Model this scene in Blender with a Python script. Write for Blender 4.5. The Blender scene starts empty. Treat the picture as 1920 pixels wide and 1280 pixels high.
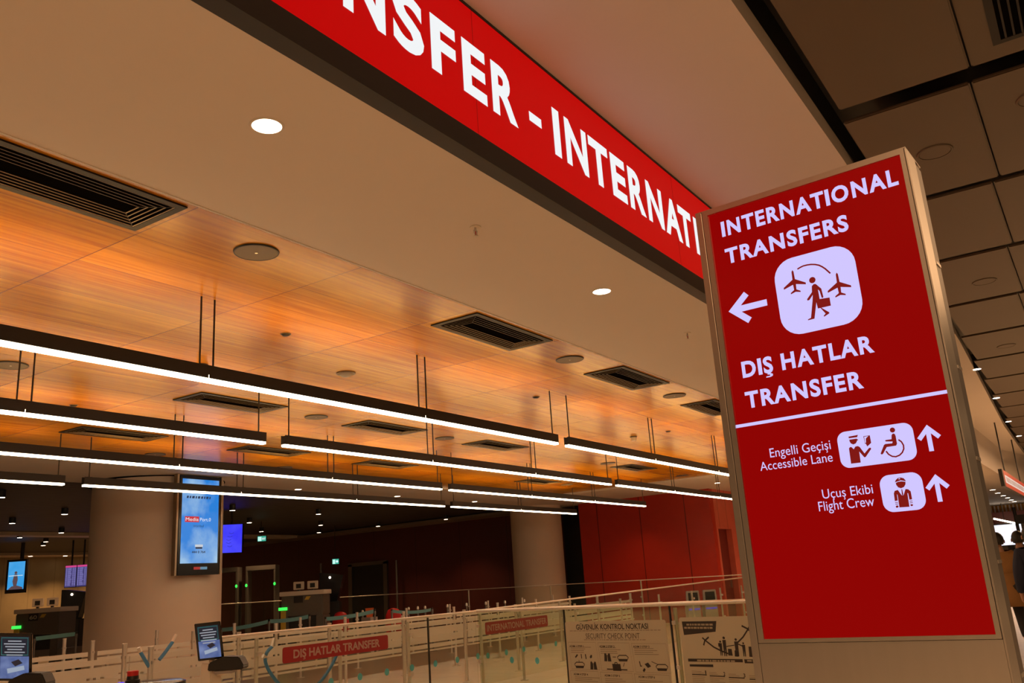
import bpy, bmesh, math, random
from mathutils import Vector, Matrix
random.seed(7)
sc = bpy.context.scene
COL = sc.collection
R = math.radians

# ------------------------------------------------------------------ camera
LENS_PX = 1655.32
cam = bpy.data.cameras.new('camera'); cam.sensor_width = 36.0; cam.lens = LENS_PX / 1920 * 36
cam.clip_start = 0.05; cam.clip_end = 300
camo = bpy.data.objects.new('camera', cam); COL.objects.link(camo)
yaw, pit, rol = 0.5707008919, 0.2692604449, 0.0675051429
fwd = Vector((-math.sin(yaw) * math.cos(pit), math.cos(yaw) * math.cos(pit), math.sin(pit)))
rt = Vector((math.cos(yaw), math.sin(yaw), 0)); dn = -rt.cross(fwd)
r2 = rt * math.cos(rol) + dn * math.sin(rol); d2 = -rt * math.sin(rol) + dn * math.cos(rol)
m3 = Matrix((r2, -d2, -fwd)).transposed()
camo.matrix_world = Matrix.Translation((0, 0, 1.55)) @ m3.to_4x4()
sc.camera = camo

# ------------------------------------------------------------------ world, exposure
w = bpy.data.worlds.new('world'); sc.world = w; w.use_nodes = True
bg = w.node_tree.nodes['Background']; bg.inputs[0].default_value = (1.0, 0.56, 0.27, 1); bg.inputs[1].default_value = 0.10
sc.view_settings.view_transform = 'Standard'; sc.view_settings.look = 'None'
sc.view_settings.gamma = 1.0; sc.view_settings.exposure = 0.0; sc.view_settings.use_curve_mapping = False
WARM = (1.0, 0.56, 0.27)

def area(name, loc, sx, sy, power, col=WARM, rot=(0, 0, 0)):
    l = bpy.data.lights.new(name, 'AREA'); l.shape = 'RECTANGLE'; l.size = sx; l.size_y = sy; l.energy = power; l.color = col
    o = bpy.data.objects.new(name, l); COL.objects.link(o); o.location = loc; o.rotation_euler = rot
    return o
# unseen area lamps added as fill for the hall, without any fittings
area('hall_fill_lamp', (2.2, -4.0, 5.2), 5, 8, 700)
area('hall_fill_lamp', (3.2, 9.0, 5.2), 2.5, 10, 240)
area('hall_fill_lamp', (0.5, 32.0, 5.0), 3, 16, 1100)

# ------------------------------------------------------------------ mesh helpers
class MB:
    def __init__(s): s.v = []; s.f = []
    def add(s, vs, fs):
        b = len(s.v); s.v += [tuple(p) for p in vs]; s.f += [tuple(b + i for i in f) for f in fs]; return s
    def box(s, x0, x1, y0, y1, z0, z1):
        vs = [(x, y, z) for x in (x0, x1) for y in (y0, y1) for z in (z0, z1)]
        return s.add(vs, [(0, 1, 3, 2), (4, 6, 7, 5), (0, 4, 5, 1), (2, 3, 7, 6), (0, 2, 6, 4), (1, 5, 7, 3)])
    def fbox(s, fr, a0, a1, b0, b1, c0, c1):
        vs = [fr.P(a, b, c) for a in (a0, a1) for b in (b0, b1) for c in (c0, c1)]
        return s.add(vs, [(0, 1, 3, 2), (4, 6, 7, 5), (0, 4, 5, 1), (2, 3, 7, 6), (0, 2, 6, 4), (1, 5, 7, 3)])
    def flat(s, fr, pts, c=0.0):
        return s.add([fr.P(a, b, c) for a, b in pts], [tuple(range(len(pts)))])
    def slab(s, fr, pts, c0, c1):
        n = len(pts)
        vs = [fr.P(a, b, c0) for a, b in pts] + [fr.P(a, b, c1) for a, b in pts]
        fs = [tuple(range(n - 1, -1, -1)), tuple(range(n, 2 * n))] + [(i, (i + 1) % n, n + (i + 1) % n, n + i) for i in range(n)]
        return s.add(vs, fs)
    def tube(s, pts, r, n=12, caps=True):
        pts = [Vector(p) for p in pts]; rs = r if isinstance(r, (list, tuple)) else [r] * len(pts)
        vs = []; fs = []; up = None
        for i, p in enumerate(pts):
            t = (pts[min(i + 1, len(pts) - 1)] - pts[max(i - 1, 0)]).normalized()
            if up is None: up = Vector((1, 0, 0)) if abs(t.x) < .9 else Vector((0, 1, 0))
            a = (up - t * up.dot(t)).normalized(); b = t.cross(a); up = a
            for k in range(n):
                g = 2 * math.pi * k / n; vs.append(p + (a * math.cos(g) + b * math.sin(g)) * rs[i])
        for i in range(len(pts) - 1):
            for k in range(n):
                j = (k + 1) % n; fs.append((i * n + k, i * n + j, (i + 1) * n + j, (i + 1) * n + k))
        if caps: fs += [tuple(range(n - 1, -1, -1)), tuple(range((len(pts) - 1) * n, len(pts) * n))]
        return s.add(vs, fs)
    def cyl(s, x, y, z0, z1, r, n=20): return s.tube([(x, y, z0), (x, y, z1)], r, n)
    def lathe(s, x, y, prof, n=28):
        vs = []; fs = []; m = len(prof)
        for k in range(n):
            g = 2 * math.pi * k / n
            for r, z in prof: vs.append((x + r * math.cos(g), y + r * math.sin(g), z))
        for k in range(n):
            j = (k + 1) % n
            for i in range(m - 1): fs.append((k * m + i, j * m + i, j * m + i + 1, k * m + i + 1))
        if prof[0][0] > 1e-6: fs.append(tuple(k * m for k in range(n - 1, -1, -1)))
        if prof[-1][0] > 1e-6: fs.append(tuple(k * m + m - 1 for k in range(n)))
        return s.add(vs, fs)
    def ell(s, c, rx, ry, rz, n=14, m=9, z0=-1.0, z1=1.0):
        vs = []; fs = []
        for i in range(m + 1):
            t = z0 + (z1 - z0) * i / m; t = math.sin(math.asin(max(-1, z0)) + (math.asin(min(1, z1)) - math.asin(max(-1, z0))) * i / m)
            q = math.sqrt(max(0, 1 - t * t))
            for k in range(n):
                g = 2 * math.pi * k / n; vs.append((c[0] + rx * q * math.cos(g), c[1] + ry * q * math.sin(g), c[2] + rz * t))
        for i in range(m):
            for k in range(n): j = (k + 1) % n; fs.append((i * n + k, i * n + j, (i + 1) * n + j, (i + 1) * n + k))
        fs += [tuple(range(n - 1, -1, -1)), tuple(range(m * n, m * n + n))]
        return s.add(vs, fs)
    def build(s, name, m, parent=None, bevel=0.0, smooth=False):
        off = worldloc(parent)
        me = bpy.data.meshes.new(name); me.from_pydata([(x - off[0], y - off[1], z - off[2]) for x, y, z in s.v], [], s.f)
        bm = bmesh.new(); bm.from_mesh(me); bmesh.ops.recalc_face_normals(bm, faces=bm.faces)
        if bevel: bmesh.ops.bevel(bm, geom=list(bm.edges), offset=bevel, segments=2, affect='EDGES', clamp_overlap=True)
        bm.to_mesh(me); bm.free()
        if smooth:
            for p in me.polygons: p.use_smooth = True
            try: me.set_sharp_from_angle(angle=R(35))
            except Exception: pass
        me.materials.append(m)
        o = bpy.data.objects.new(name, me); COL.objects.link(o)
        if parent is not None: o.parent = parent
        return o
def worldloc(o):
    l = Vector((0, 0, 0))
    while o is not None: l = l + o.location; o = o.parent
    return l
class Fr:
    """a flat frame: origin, right (a), up (b), outward (c = right x up)"""
    def __init__(s, o, u, v=(0, 0, 1)):
        s.o = Vector(o); s.u = Vector(u).normalized(); s.v = Vector(v).normalized(); s.n = s.u.cross(s.v).normalized(); s.v = s.n.cross(s.u)
    def P(s, a, b, c=0.0): return s.o + s.u * a + s.v * b + s.n * c

def circ(cx, cy, r, n=28, ry=None): return [(cx + r * math.cos(2 * math.pi * k / n), cy + (ry or r) * math.sin(2 * math.pi * k / n)) for k in range(n)]
def rect(x0, y0, x1, y1): return [(x0, y0), (x1, y0), (x1, y1), (x0, y1)]
def rrect(x0, y0, x1, y1, r, n=7):
    pts = []
    for cx, cy, a0 in ((x1 - r, y1 - r, 0), (x0 + r, y1 - r, 90), (x0 + r, y0 + r, 180), (x1 - r, y0 + r, 270)):
        for k in range(n + 1): g = R(a0 + 90 * k / n); pts.append((cx + r * math.cos(g), cy + r * math.sin(g)))
    return pts
def stroke(pts, wd):
    L = []; Q = []
    for i, p in enumerate(pts):
        p = Vector(p); a = Vector(pts[max(i - 1, 0)]); b = Vector(pts[min(i + 1, len(pts) - 1)])
        t = (b - a).normalized(); nn = Vector((-t.y, t.x)) * wd / 2
        L.append(tuple(p + nn)); Q.append(tuple(p - nn))
    return L + Q[::-1]
def strokes(mb, fr, pts, wd, c):
    l = stroke(pts, wd); n = len(pts)
    for i in range(n - 1): mb.flat(fr, [l[i], l[i + 1], l[2 * n - 2 - i], l[2 * n - 1 - i]], c)

_tc = {}
def textmesh(s, off):
    k = (s, off)
    if k not in _tc:
        c = bpy.data.curves.new('txt', 'FONT'); c.body = s; c.size = 1; c.offset = off; c.resolution_u = 4
        o = bpy.data.objects.new('txt', c); COL.objects.link(o); bpy.context.view_layer.update()
        me = bpy.data.meshes.new_from_object(o.evaluated_get(bpy.context.evaluated_depsgraph_get()))
        v = [(p.co.x, p.co.y) for p in me.vertices]; f = [tuple(p.vertices) for p in me.polygons]
        bpy.data.objects.remove(o); bpy.data.curves.remove(c); bpy.data.meshes.remove(me)
        _tc[k] = (v, f)
    return _tc[k]
ACC = {'\u015e': ('S', 'c'), '\u015f': ('s', 'c'), '\u0130': ('I', 'd')}
def text(mb, fr, s, a0, a1, b0, b1, off=0.0, c=0.002, squeeze=1.0):
    """text whose capitals fill a0..a1 by b0..b1 on frame fr"""
    base = ''.join(ACC.get(ch, (ch,))[0] for ch in s)
    v, f = textmesh(base, off)
    x0 = min(p[0] for p in v); x1 = max(p[0] for p in v)
    hv = textmesh('H', off)[0]; y0 = min(p[1] for p in hv); y1 = max(p[1] for p in hv)
    sx = (a1 - a0) / (x1 - x0); sy = (b1 - b0) / (y1 - y0)
    mp = lambda x, y: fr.P(a0 + (x - x0) * sx, b0 + (y - y0) * sy, c)
    if squeeze == 1.0: mb.add([mp(x, y) for x, y in v], f)
    else:
        for i, ch in enumerate(base):
            if ch == ' ': continue
            gv, gf = textmesh(ch, off); g0 = min(p[0] for p in gv); g1 = max(p[0] for p in gv)
            pr = max(p[0] for p in textmesh(base[:i + 1], off)[0]); mid = pr - (g1 - g0) / 2; sq = squeeze if ch not in 'I' else 1.0
            mb.add([mp(mid + (x - (g0 + g1) / 2) * sq, y) for x, y in gv], gf)
    for i, ch in enumerate(s):
        if ch in ACC:
            pv = textmesh(base[:i + 1], off)[0]; xr = max(p[0] for p in pv); gv = textmesh(base[i], off)[0]
            gw = max(p[0] for p in gv) - min(p[0] for p in gv); xc = xr - gw / 2; t = .05 + off * 2
            if ACC[ch][1] == 'd':
                mb.add([mp(xc - t * .8, y1 + .09), mp(xc + t * .8, y1 + .09), mp(xc + t * .8, y1 + .2), mp(xc - t * .8, y1 + .2)], [(0, 1, 2, 3)])
            else:
                pts = [(xc - t * .45, -.0), (xc + t * .45, -.0), (xc + t * .6, -.05), (xc + t * 1.3, -.1), (xc + t * 1.2, -.18), (xc + t * .4, -.22), (xc - t * 1.2, -.22), (xc - t * 1.1, -.165), (xc + t * .2, -.165), (xc + t * .3, -.11), (xc - t * .6, -.09)]
                mb.add([mp(*p) for p in pts], [tuple(range(len(pts)))])
    return mb
def glyph(mb, fr, ch, a0, a1, b0, b1, off, c=0.002):
    v, f = textmesh(ch, off); x0 = min(p[0] for p in v); x1 = max(p[0] for p in v); y0 = min(p[1] for p in v); y1 = max(p[1] for p in v)
    mb.add([fr.P(a0 + (x - x0) / (x1 - x0) * (a1 - a0), b0 + (y - y0) / (y1 - y0) * (b1 - b0), c) for x, y in v], f)

# ------------------------------------------------------------------ naming helpers
def tag(o, label, cat, group=None, kind=None):
    o['label'] = label; o['category'] = cat
    if group: o['group'] = group
    if kind: o['kind'] = kind
    return o
def thing(name, label, cat, loc=(0, 0, 0), group=None):
    o = bpy.data.objects.new(name, None); COL.objects.link(o); o.location = loc; o.empty_display_size = .1
    return tag(o, label, cat, group)
def struct(name, mb, m, parent=None, **k):
    o = mb.build(name, m, parent, **k)
    if parent is None: o['kind'] = 'structure'
    return o
def dup(root, loc, label, group=None, rz=None):
    r = root.copy(); COL.objects.link(r); r.location = loc; r['label'] = label
    if rz is not None: r.rotation_euler = (0, 0, rz)
    if group: r['group'] = group
    for ch in list(root.children):
        c = ch.copy(); COL.objects.link(c); c.parent = r
        for g in ch.children: d = g.copy(); COL.objects.link(d); d.parent = c
    return r
ORD = ['first', 'second', 'third', 'fourth', 'fifth', 'sixth', 'seventh', 'eighth', 'ninth', 'tenth', 'eleventh', 'twelfth', 'thirteenth', 'fourteenth', 'fifteenth', 'sixteenth', 'seventeenth', 'eighteenth', 'nineteenth', 'twentieth', 'twenty-first', 'twenty-second', 'twenty-third', 'twenty-fourth']

# ------------------------------------------------------------------ materials
def nodes(name):
    m = bpy.data.materials.new(name); m.use_nodes = True
    nt = m.node_tree; return m, nt, nt.nodes['Principled BSDF'], nt.links
def mat(name, col, rough=.5, metal=0.0, var=.08, scale=9.0, bump=0.0, stretch=(1, 1, 1), spec=.5):
    m, nt, p, L = nodes(name)
    tc = nt.nodes.new('ShaderNodeTexCoord'); mp = nt.nodes.new('ShaderNodeMapping'); mp.inputs['Scale'].default_value = stretch
    nz = nt.nodes.new('ShaderNodeTexNoise'); nz.inputs['Scale'].default_value = scale; nz.inputs['Detail'].default_value = 4
    L.new(tc.outputs['Object'], mp.inputs[0]); L.new(mp.outputs[0], nz.inputs['Vector'])
    mx = nt.nodes.new('ShaderNodeMix'); mx.data_type = 'RGBA'; L.new(nz.outputs[0], mx.inputs[0])
    mx.inputs[6].default_value = tuple(c * (1 - var) for c in col) + (1,); mx.inputs[7].default_value = tuple(min(1, c * (1 + var)) for c in col) + (1,)
    L.new(mx.outputs[2], p.inputs['Base Color'])
    p.inputs['Roughness'].default_value = rough; p.inputs['Metallic'].default_value = metal; p.inputs['Specular IOR Level'].default_value = spec
    if bump:
        b = nt.nodes.new('ShaderNodeBump'); b.inputs['Strength'].default_value = bump; b.inputs['Distance'].default_value = .01
        L.new(nz.outputs[0], b.inputs['Height']); L.new(b.outputs[0], p.inputs['Normal'])
    return m
def em(name, col, st=1.0, base=(.01, .01, .01), rough=.35):
    m, nt, p, L = nodes(name)
    p.inputs['Base Color'].default_value = base + (1,); p.inputs['Roughness'].default_value = rough
    p.inputs['Emission Color'].default_value = tuple(col) + (1,); p.inputs['Emission Strength'].default_value = st
    return m
def em_noise(name, c0, c1, scale, st=1.0):
    m = em(name, c0, st); nt = m.node_tree; L = nt.links; p = nt.nodes['Principled BSDF']
    tc = nt.nodes.new('ShaderNodeTexCoord'); nz = nt.nodes.new('ShaderNodeTexNoise'); nz.inputs['Scale'].default_value = scale; nz.inputs['Detail'].default_value = 5
    cr = nt.nodes.new('ShaderNodeValToRGB'); cr.color_ramp.elements[0].position = .38; cr.color_ramp.elements[1].position = .68
    cr.color_ramp.elements[0].color = c0 + (1,); cr.color_ramp.elements[1].color = c1 + (1,)
    L.new(tc.outputs['Object'], nz.inputs['Vector']); L.new(nz.outputs[0], cr.inputs[0]); L.new(cr.outputs[0], p.inputs['Emission Color'])
    return m
def math_node(nt, op, a, b=None):
    n = nt.nodes.new('ShaderNodeMath'); n.operation = op
    for i, x in enumerate((a, b)):
        if x is None: continue
        if isinstance(x, (int, float)): n.inputs[i].default_value = x
        else: nt.links.new(x, n.inputs[i])
    return n.outputs[0]
def joint(nt, coord, off, pitch, wd):
    f = math_node(nt, 'FRACT', math_node(nt, 'DIVIDE', math_node(nt, 'SUBTRACT', coord, off), pitch))
    return math_node(nt, 'LESS_THAN', f, wd / pitch)
def wood_mat():
    m, nt, p, L = nodes('ceiling_veneer')
    tc = nt.nodes.new('ShaderNodeTexCoord'); sp = nt.nodes.new('ShaderNodeSeparateXYZ'); L.new(tc.outputs['Object'], sp.inputs[0])
    X, Y = sp.outputs[0], sp.outputs[1]
    mp = nt.nodes.new('ShaderNodeMapping'); mp.inputs['Scale'].default_value = (1.0, .035, 1); L.new(tc.outputs['Object'], mp.inputs[0])
    nz = nt.nodes.new('ShaderNodeTexNoise'); nz.inputs['Scale'].default_value = 26; nz.inputs['Detail'].default_value = 6; L.new(mp.outputs[0], nz.inputs['Vector'])
    # a tone per panel
    ix = math_node(nt, 'FLOOR', math_node(nt, 'DIVIDE', math_node(nt, 'SUBTRACT', X, -5.84), .775)); iy = math_node(nt, 'FLOOR', math_node(nt, 'DIVIDE', math_node(nt, 'SUBTRACT', Y, .34), 1.72))
    cb = nt.nodes.new('ShaderNodeCombineXYZ'); L.new(ix, cb.inputs[0]); L.new(iy, cb.inputs[1])
    wn = nt.nodes.new('ShaderNodeTexWhiteNoise'); wn.noise_dimensions = '2D'; L.new(cb.outputs[0], wn.inputs['Vector'])
    tone = math_node(nt, 'ADD', math_node(nt, 'MULTIPLY', nz.outputs[0], .8), math_node(nt, 'MULTIPLY', wn.outputs[0], .22))
    cr = nt.nodes.new('ShaderNodeValToRGB'); e = cr.color_ramp.elements
    e[0].position = .3; e[0].color = (.33, .118, .005, 1); e[1].position = .78; e[1].color = (.62, .290, .014, 1); L.new(tone, cr.inputs[0])
    j = math_node(nt, 'MAXIMUM', joint(nt, X, -5.84, .775, .006), joint(nt, Y, .34, 1.72, .009))
    mx = nt.nodes.new('ShaderNodeMix'); mx.data_type = 'RGBA'; L.new(j, mx.inputs[0]); L.new(cr.outputs[0], mx.inputs[6]); mx.inputs[7].default_value = (.13, .05, .015, 1)
    L.new(mx.outputs[2], p.inputs['Base Color']); p.inputs['Roughness'].default_value = .27; p.inputs['Specular IOR Level'].default_value = .28
    # the panels sag very slightly, so reflections wander
    n2 = nt.nodes.new('ShaderNodeTexNoise'); n2.inputs['Scale'].default_value = 1.1; L.new(tc.outputs['Object'], n2.inputs['Vector'])
    b = nt.nodes.new('ShaderNodeBump'); b.inputs['Strength'].default_value = .25; b.inputs['Distance'].default_value = .06; L.new(n2.outputs[0], b.inputs['Height']); L.new(b.outputs[0], p.inputs['Normal'])
    return m
def panel_mat(name, col, axis, off, pitch, wd, rough=.4, dark=.25):
    m, nt, p, L = nodes(name)
    tc = nt.nodes.new('ShaderNodeTexCoord'); sp = nt.nodes.new('ShaderNodeSeparateXYZ'); L.new(tc.outputs['Object'], sp.inputs[0])
    j = joint(nt, sp.outputs[axis], off, pitch, wd)
    nz = nt.nodes.new('ShaderNodeTexNoise'); nz.inputs['Scale'].default_value = 3; L.new(tc.outputs['Object'], nz.inputs['Vector'])
    mv = nt.nodes.new('ShaderNodeMix'); mv.data_type = 'RGBA'; L.new(nz.outputs[0], mv.inputs[0])
    mv.inputs[6].default_value = tuple(c * .9 for c in col) + (1,); mv.inputs[7].default_value = tuple(min(1, c * 1.1) for c in col) + (1,)
    mx = nt.nodes.new('ShaderNodeMix'); mx.data_type = 'RGBA'; L.new(j, mx.inputs[0]); L.new(mv.outputs[2], mx.inputs[6]); mx.inputs[7].default_value = tuple(c * dark for c in col) + (1,)
    L.new(mx.outputs[2], p.inputs['Base Color']); p.inputs['Roughness'].default_value = rough
    return m
def floor_mat(name, c0, c1, rough):
    m, nt, p, L = nodes(name)
    tc = nt.nodes.new('ShaderNodeTexCoord'); mp = nt.nodes.new('ShaderNodeMapping'); L.new(tc.outputs['Object'], mp.inputs[0])
    br = nt.nodes.new('ShaderNodeTexBrick'); br.offset = 0; br.inputs['Scale'].default_value = 1; br.inputs['Brick Width'].default_value = 1.2; br.inputs['Row Height'].default_value = .6; br.inputs['Mortar Size'].default_value = .004
    br.inputs['Color1'].default_value = c0 + (1,); br.inputs['Color2'].default_value = c1 + (1,); br.inputs['Mortar'].default_value = tuple(x * .55 for x in c0) + (1,)
    L.new(mp.outputs[0], br.inputs['Vector']); L.new(br.outputs[0], p.inputs['Base Color']); p.inputs['Roughness'].default_value = rough
    return m
def glass_mat(name, tint, gl=.08):
    m = bpy.data.materials.new(name); m.use_nodes = True; nt = m.node_tree; nt.nodes.clear(); L = nt.links
    o = nt.nodes.new('ShaderNodeOutputMaterial'); t = nt.nodes.new('ShaderNodeBsdfTransparent'); g = nt.nodes.new('ShaderNodeBsdfGlossy'); mx = nt.nodes.new('ShaderNodeMixShader')
    t.inputs[0].default_value = tint + (1,); g.inputs['Roughness'].default_value = .03; g.inputs[0].default_value = (.8, .85, .8, 1)
    lw = nt.nodes.new('ShaderNodeLayerWeight'); lw.inputs[0].default_value = .12
    s = math_node(nt, 'MULTIPLY', lw.outputs['Fresnel'], gl * 4); s = math_node(nt, 'ADD', s, .01)
    L.new(s, mx.inputs[0]); L.new(t.outputs[0], mx.inputs[1]); L.new(g.outputs[0], mx.inputs[2]); L.new(mx.outputs[0], o.inputs[0])
    return m

WHITE = mat('white_plaster', (.62, .56, .50), .75, var=.015, scale=2)
WHITE2 = mat('white_plaster_hall', (.60, .54, .50), .75, var=.015, scale=2)
WOOD = wood_mat()
STEEL = mat('brushed_steel', (.60, .56, .52), .32, 1.0, var=.05, scale=30, stretch=(1, 1, .05))
STEELD = mat('dark_steel', (.20, .18, .17), .4, .9, var=.05, scale=30)
BRONZE = mat('satin_metal_panel', (.36, .27, .19), .42, .8, var=.05, scale=20)
BLACK = mat('black_paint', (.012, .011, .010), .45, var=.1)
BLACKG = mat('black_gloss', (.010, .010, .012), .18, var=.1)
VENTM = mat('dark_vent_metal', (.012, .010, .009), .5, .0, var=.1, spec=.25)
LOUV = mat('louvre_metal', (.30, .225, .15), .35, .3, var=.1)
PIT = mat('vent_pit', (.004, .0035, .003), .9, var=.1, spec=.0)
SPKM = mat('brown_grille', (.16, .12, .085), .55, .3, var=.12, scale=120)
GREYP = mat('grey_plastic', (.33, .30, .28), .5)
CREAM = mat('cream_cladding', (.62, .54, .44), .6, var=.03, scale=4)
SLAT = mat('cream_slat', (.50, .46, .39), .4, var=.03, scale=5)
POST = mat('post_steel', (.62, .57, .51), .32, .7, var=.05, scale=30)
COLM = mat('column_render', (.58, .46, .36), .7, var=.03, scale=5)
RED_SHADED = panel_mat('red_cladding_shaded', (.085, .012, .008), 0, -42, 2.4, .02, .5)  # red cladding in shade, the shade put into a darker base colour
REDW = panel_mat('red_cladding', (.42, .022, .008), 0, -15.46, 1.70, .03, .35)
REDW2 = panel_mat('red_cladding_side', (.60, .13, .09), 1, 28.85, .78, .025, .4)
DARKC = panel_mat('dark_slat_ceiling', (.055, .045, .036), 0, -42, .30, .10, .6, .12)
BEIGE = panel_mat('beige_cladding', (.36, .27, .13), 1, 0, 1.2, .02, .6, .6)
PANELC = mat('ceiling_metal_tray', (.095, .068, .043), .5, .15, var=.03, scale=3)
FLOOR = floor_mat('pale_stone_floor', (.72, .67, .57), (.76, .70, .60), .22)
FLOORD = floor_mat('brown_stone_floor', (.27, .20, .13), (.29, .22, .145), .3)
TUBE = em('white_tube', (1.0, .79, .52), 14.5)
UPL = em('uplight_tube', (1.0, .50, .12), 35.0)
LAMP = em('downlight_lamp', (1.0, .78, .55), 14.0)
LAMPS = em('spot_lamp', (1.0, .85, .68), 9.0)
REDSIGN = em('red_light_panel', (.49, .0002, .0010), 1.0, base=(.01, .0, .0), rough=.35)
REDSIGN.node_tree.nodes['Principled BSDF'].inputs['Specular IOR Level'].default_value = .12
WSIGN = em('white_light_letters', (.86, .90, .92), 1.0)
REDSCR = em('red_screen', (.265, .0004, .0006), 1.0, base=(.004, .0, .0), rough=.2)
REDSCR.node_tree.nodes['Principled BSDF'].inputs['Specular IOR Level'].default_value = .22
LAV = em('lavender_screen', (.62, .56, 1.0), 1.0)
REDSTK = mat('red_sticker', (.25, .004, .007), .45, var=.04)
INK = mat('brown_ink', (.018, .010, .006), .6)
INKL = mat('grey_ink', (.20, .165, .11), .6)
PAPER = mat('cream_paper', (.40, .36, .26), .65, var=.02)
STKTXT = mat('pale_sticker_letters', (.36, .23, .19), .5)
TEAL = mat('teal_belt', (.15, .36, .40), .6)
TEALD = mat('teal_sticker', (.07, .36, .40), .5)
BLUEH = mat('blue_rope', (.05, .20, .42), .6, bump=.4, scale=60)
REDP = mat('red_plastic', (.50, .012, .012), .4)
ORP = mat('orange_plastic', (.55, .10, .02), .45)
GREENL = em('green_led', (.05, 1.0, .10), 1.2)
GLASS = glass_mat('clear_glass', (.96, .975, .94), .05)
GLASSB = glass_mat('green_glass', (.90, .935, .85), .06)
SKIN = mat('skin', (.42, .22, .14), .5, var=.05)
HAIR = mat('dark_hair', (.012, .009, .007), .5, bump=.5, scale=60)
TAN = mat('tan_coat', (.30, .15, .045), .8, bump=.3, scale=60)
CLOTHB = mat('black_cloth', (.012, .011, .012), .8, bump=.3, scale=60)
NAVY = mat('navy_cloth', (.012, .016, .04), .8, bump=.3, scale=60)
YEL = mat('yellow_paint', (.55, .38, .05), .5)

HS = 4.30      # soffit
HW = 4.36      # wood ceiling
HU = 5.45      # hall ceiling

# ------------------------------------------------------------------ the setting
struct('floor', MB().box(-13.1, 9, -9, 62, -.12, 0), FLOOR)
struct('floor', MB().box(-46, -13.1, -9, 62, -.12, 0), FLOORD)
struct('ceiling_white', MB().box(-4.93, -3.1, -6, 37.0, HS, HS + .25), WHITE)
struct('trim_1', MB().box(-4.955, -4.93, -6, 25.5, HS - .004, HW + .05), WHITE)
struct('ceiling_wood', MB().box(-15.4, -4.955, -6, 25.5, HW, HW + .08), WOOD)
b = MB(); b.box(-18.3, -15.4, -6, 30.2, HS, HS + .25); b.box(-15.4, -4.93, 25.5, 37.0, HS, HS + .25)
struct('ceiling_white', b, WHITE)
b = MB(); b.box(-31.2, -18.3, -6, 30.4, HS + .14, HS + .3); b.box(-42, -31.9, -6, 30.4, HS + .10, HS + .3)
struct('ceiling_slats', b, DARKC)
struct('ceiling_beam', MB().box(-31.9, -31.2, -6, 30.4, HS + .02, HS + .3), CREAM)
struct('ceiling_beam', MB().box(-42.0, -40.6, -6, 30.4, HS - .02, HS + .098), CREAM)
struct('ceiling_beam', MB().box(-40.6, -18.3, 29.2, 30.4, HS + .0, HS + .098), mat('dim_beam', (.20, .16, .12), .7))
struct('wall_far', MB().box(-42.3, -42.0, -6, 31, 0, 4.7), BEIGE)
struct('wall_red_shaded', MB().box(-42, -17.0, 30.4, 30.7, 0, 4.6), RED_SHADED)
struct('wall_dark', MB().box(-17.25, -16.2, 29.6, 29.8, 0, HS), BLACK)
struct('wall_red', MB().box(-16.2, -11.1, 29.0, 29.3, 0, HS), REDW)
b = MB(); b.box(-11.4, -11.1, 29.3, 29.46, 0, HS); b.box(-11.4, -11.1, 30.74, 37, 0, HS); b.box(-11.4, -11.1, 29.46, 30.74, 2.97, HS)
struct('wall_side', b, REDW2)
d1 = struct('door_1', MB().box(-11.36, -11.30, 29.46, 30.74, 0, 2.97), mat('dark_red_door', (.16, .010, .006), .5))
MB().box(-11.30, -11.24, 29.46, 29.62, 0, 2.97).build('door_frame', STEELD, d1)
MB().box(-11.30, -11.25, 30.52, 30.56, 1.0, 1.25).build('door_handle', STEEL, d1)
struct('wall_end', MB().box(-11.1, -4.4, 36.6, 36.8, 0, HS), REDW2)
# bulkhead the light box hangs on
b = MB(); b.box(-3.2, -3.1, -6, 14.55, HS + .002, HU); b.box(-3.0995, -2.98, 14.55, 38.9, HS, HU); struct('wall_bulkhead', b, WHITE2)
b = MB(); b.add([(-1.49, -6, HU), (-1.49, 8.7, HU), (-1.67, 18.3, HU), (-2.2, 32.5, HU), (-2.45, 46, HU), (-3.1, 46, HU), (-3.1, -6, HU)], [(0, 1, 2, 3, 4, 5, 6)])
b.add([(x, y, HU + .2) for x, y, z in b.v], [(6, 5, 4, 3, 2, 1, 0)])
b.add([(-1.49, -6, HU), (-1.49, 8.7, HU), (-1.67, 18.3, HU), (-2.2, 32.5, HU), (-2.45, 46, HU), (-1.49, -6, HU + .2), (-1.49, 8.7, HU + .2), (-1.67, 18.3, HU + .2), (-2.2, 32.5, HU + .2), (-2.45, 46, HU + .2)], [(i, i + 1, i + 6, i + 5) for i in range(4)])
struct('ceiling_hall', b, WHITE2)
struct('ceiling_void', MB().box(-1.75, 6, -6, 20, HU + .55, HU + .6), BLACK)
struct('ceiling_void', MB().box(-2.7, 6, 20, 60, HU + .55, HU + .6), BLACK)
struct('wall_slot', MB().box(-1.75, -1.49, -6, 20, HU + .2, HU + .55), BLACK)
# far soffit beyond the hall
struct('ceiling_far', MB().box(-12, -3.1, 37, 64, HS, HS + .2), WHITE2)
b = MB(); b.add([(-3.1, 38.9, HS), (-3.1, 64, HS), (-1.2, 64, HS), (-1.6, 52, HS), (-2.4, 43, HS)], [(0, 1, 2, 3, 4)]); b.add([(x, y, HU) for x, y, z in b.v], [(4, 3, 2, 1, 0)])
b.add([(-3.1, 38.9, HS), (-2.4, 43, HS), (-1.6, 52, HS), (-1.2, 64, HS), (-3.1, 38.9, HU), (-2.4, 43, HU), (-1.6, 52, HU), (-1.2, 64, HU)], [(0, 1, 5, 4), (1, 2, 6, 5), (2, 3, 7, 6)])
struct('ceiling_far', b, WHITE2)
struct('wall_end', MB().box(-12, 6, 61.5, 62, 0, HU), CREAM)

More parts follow.
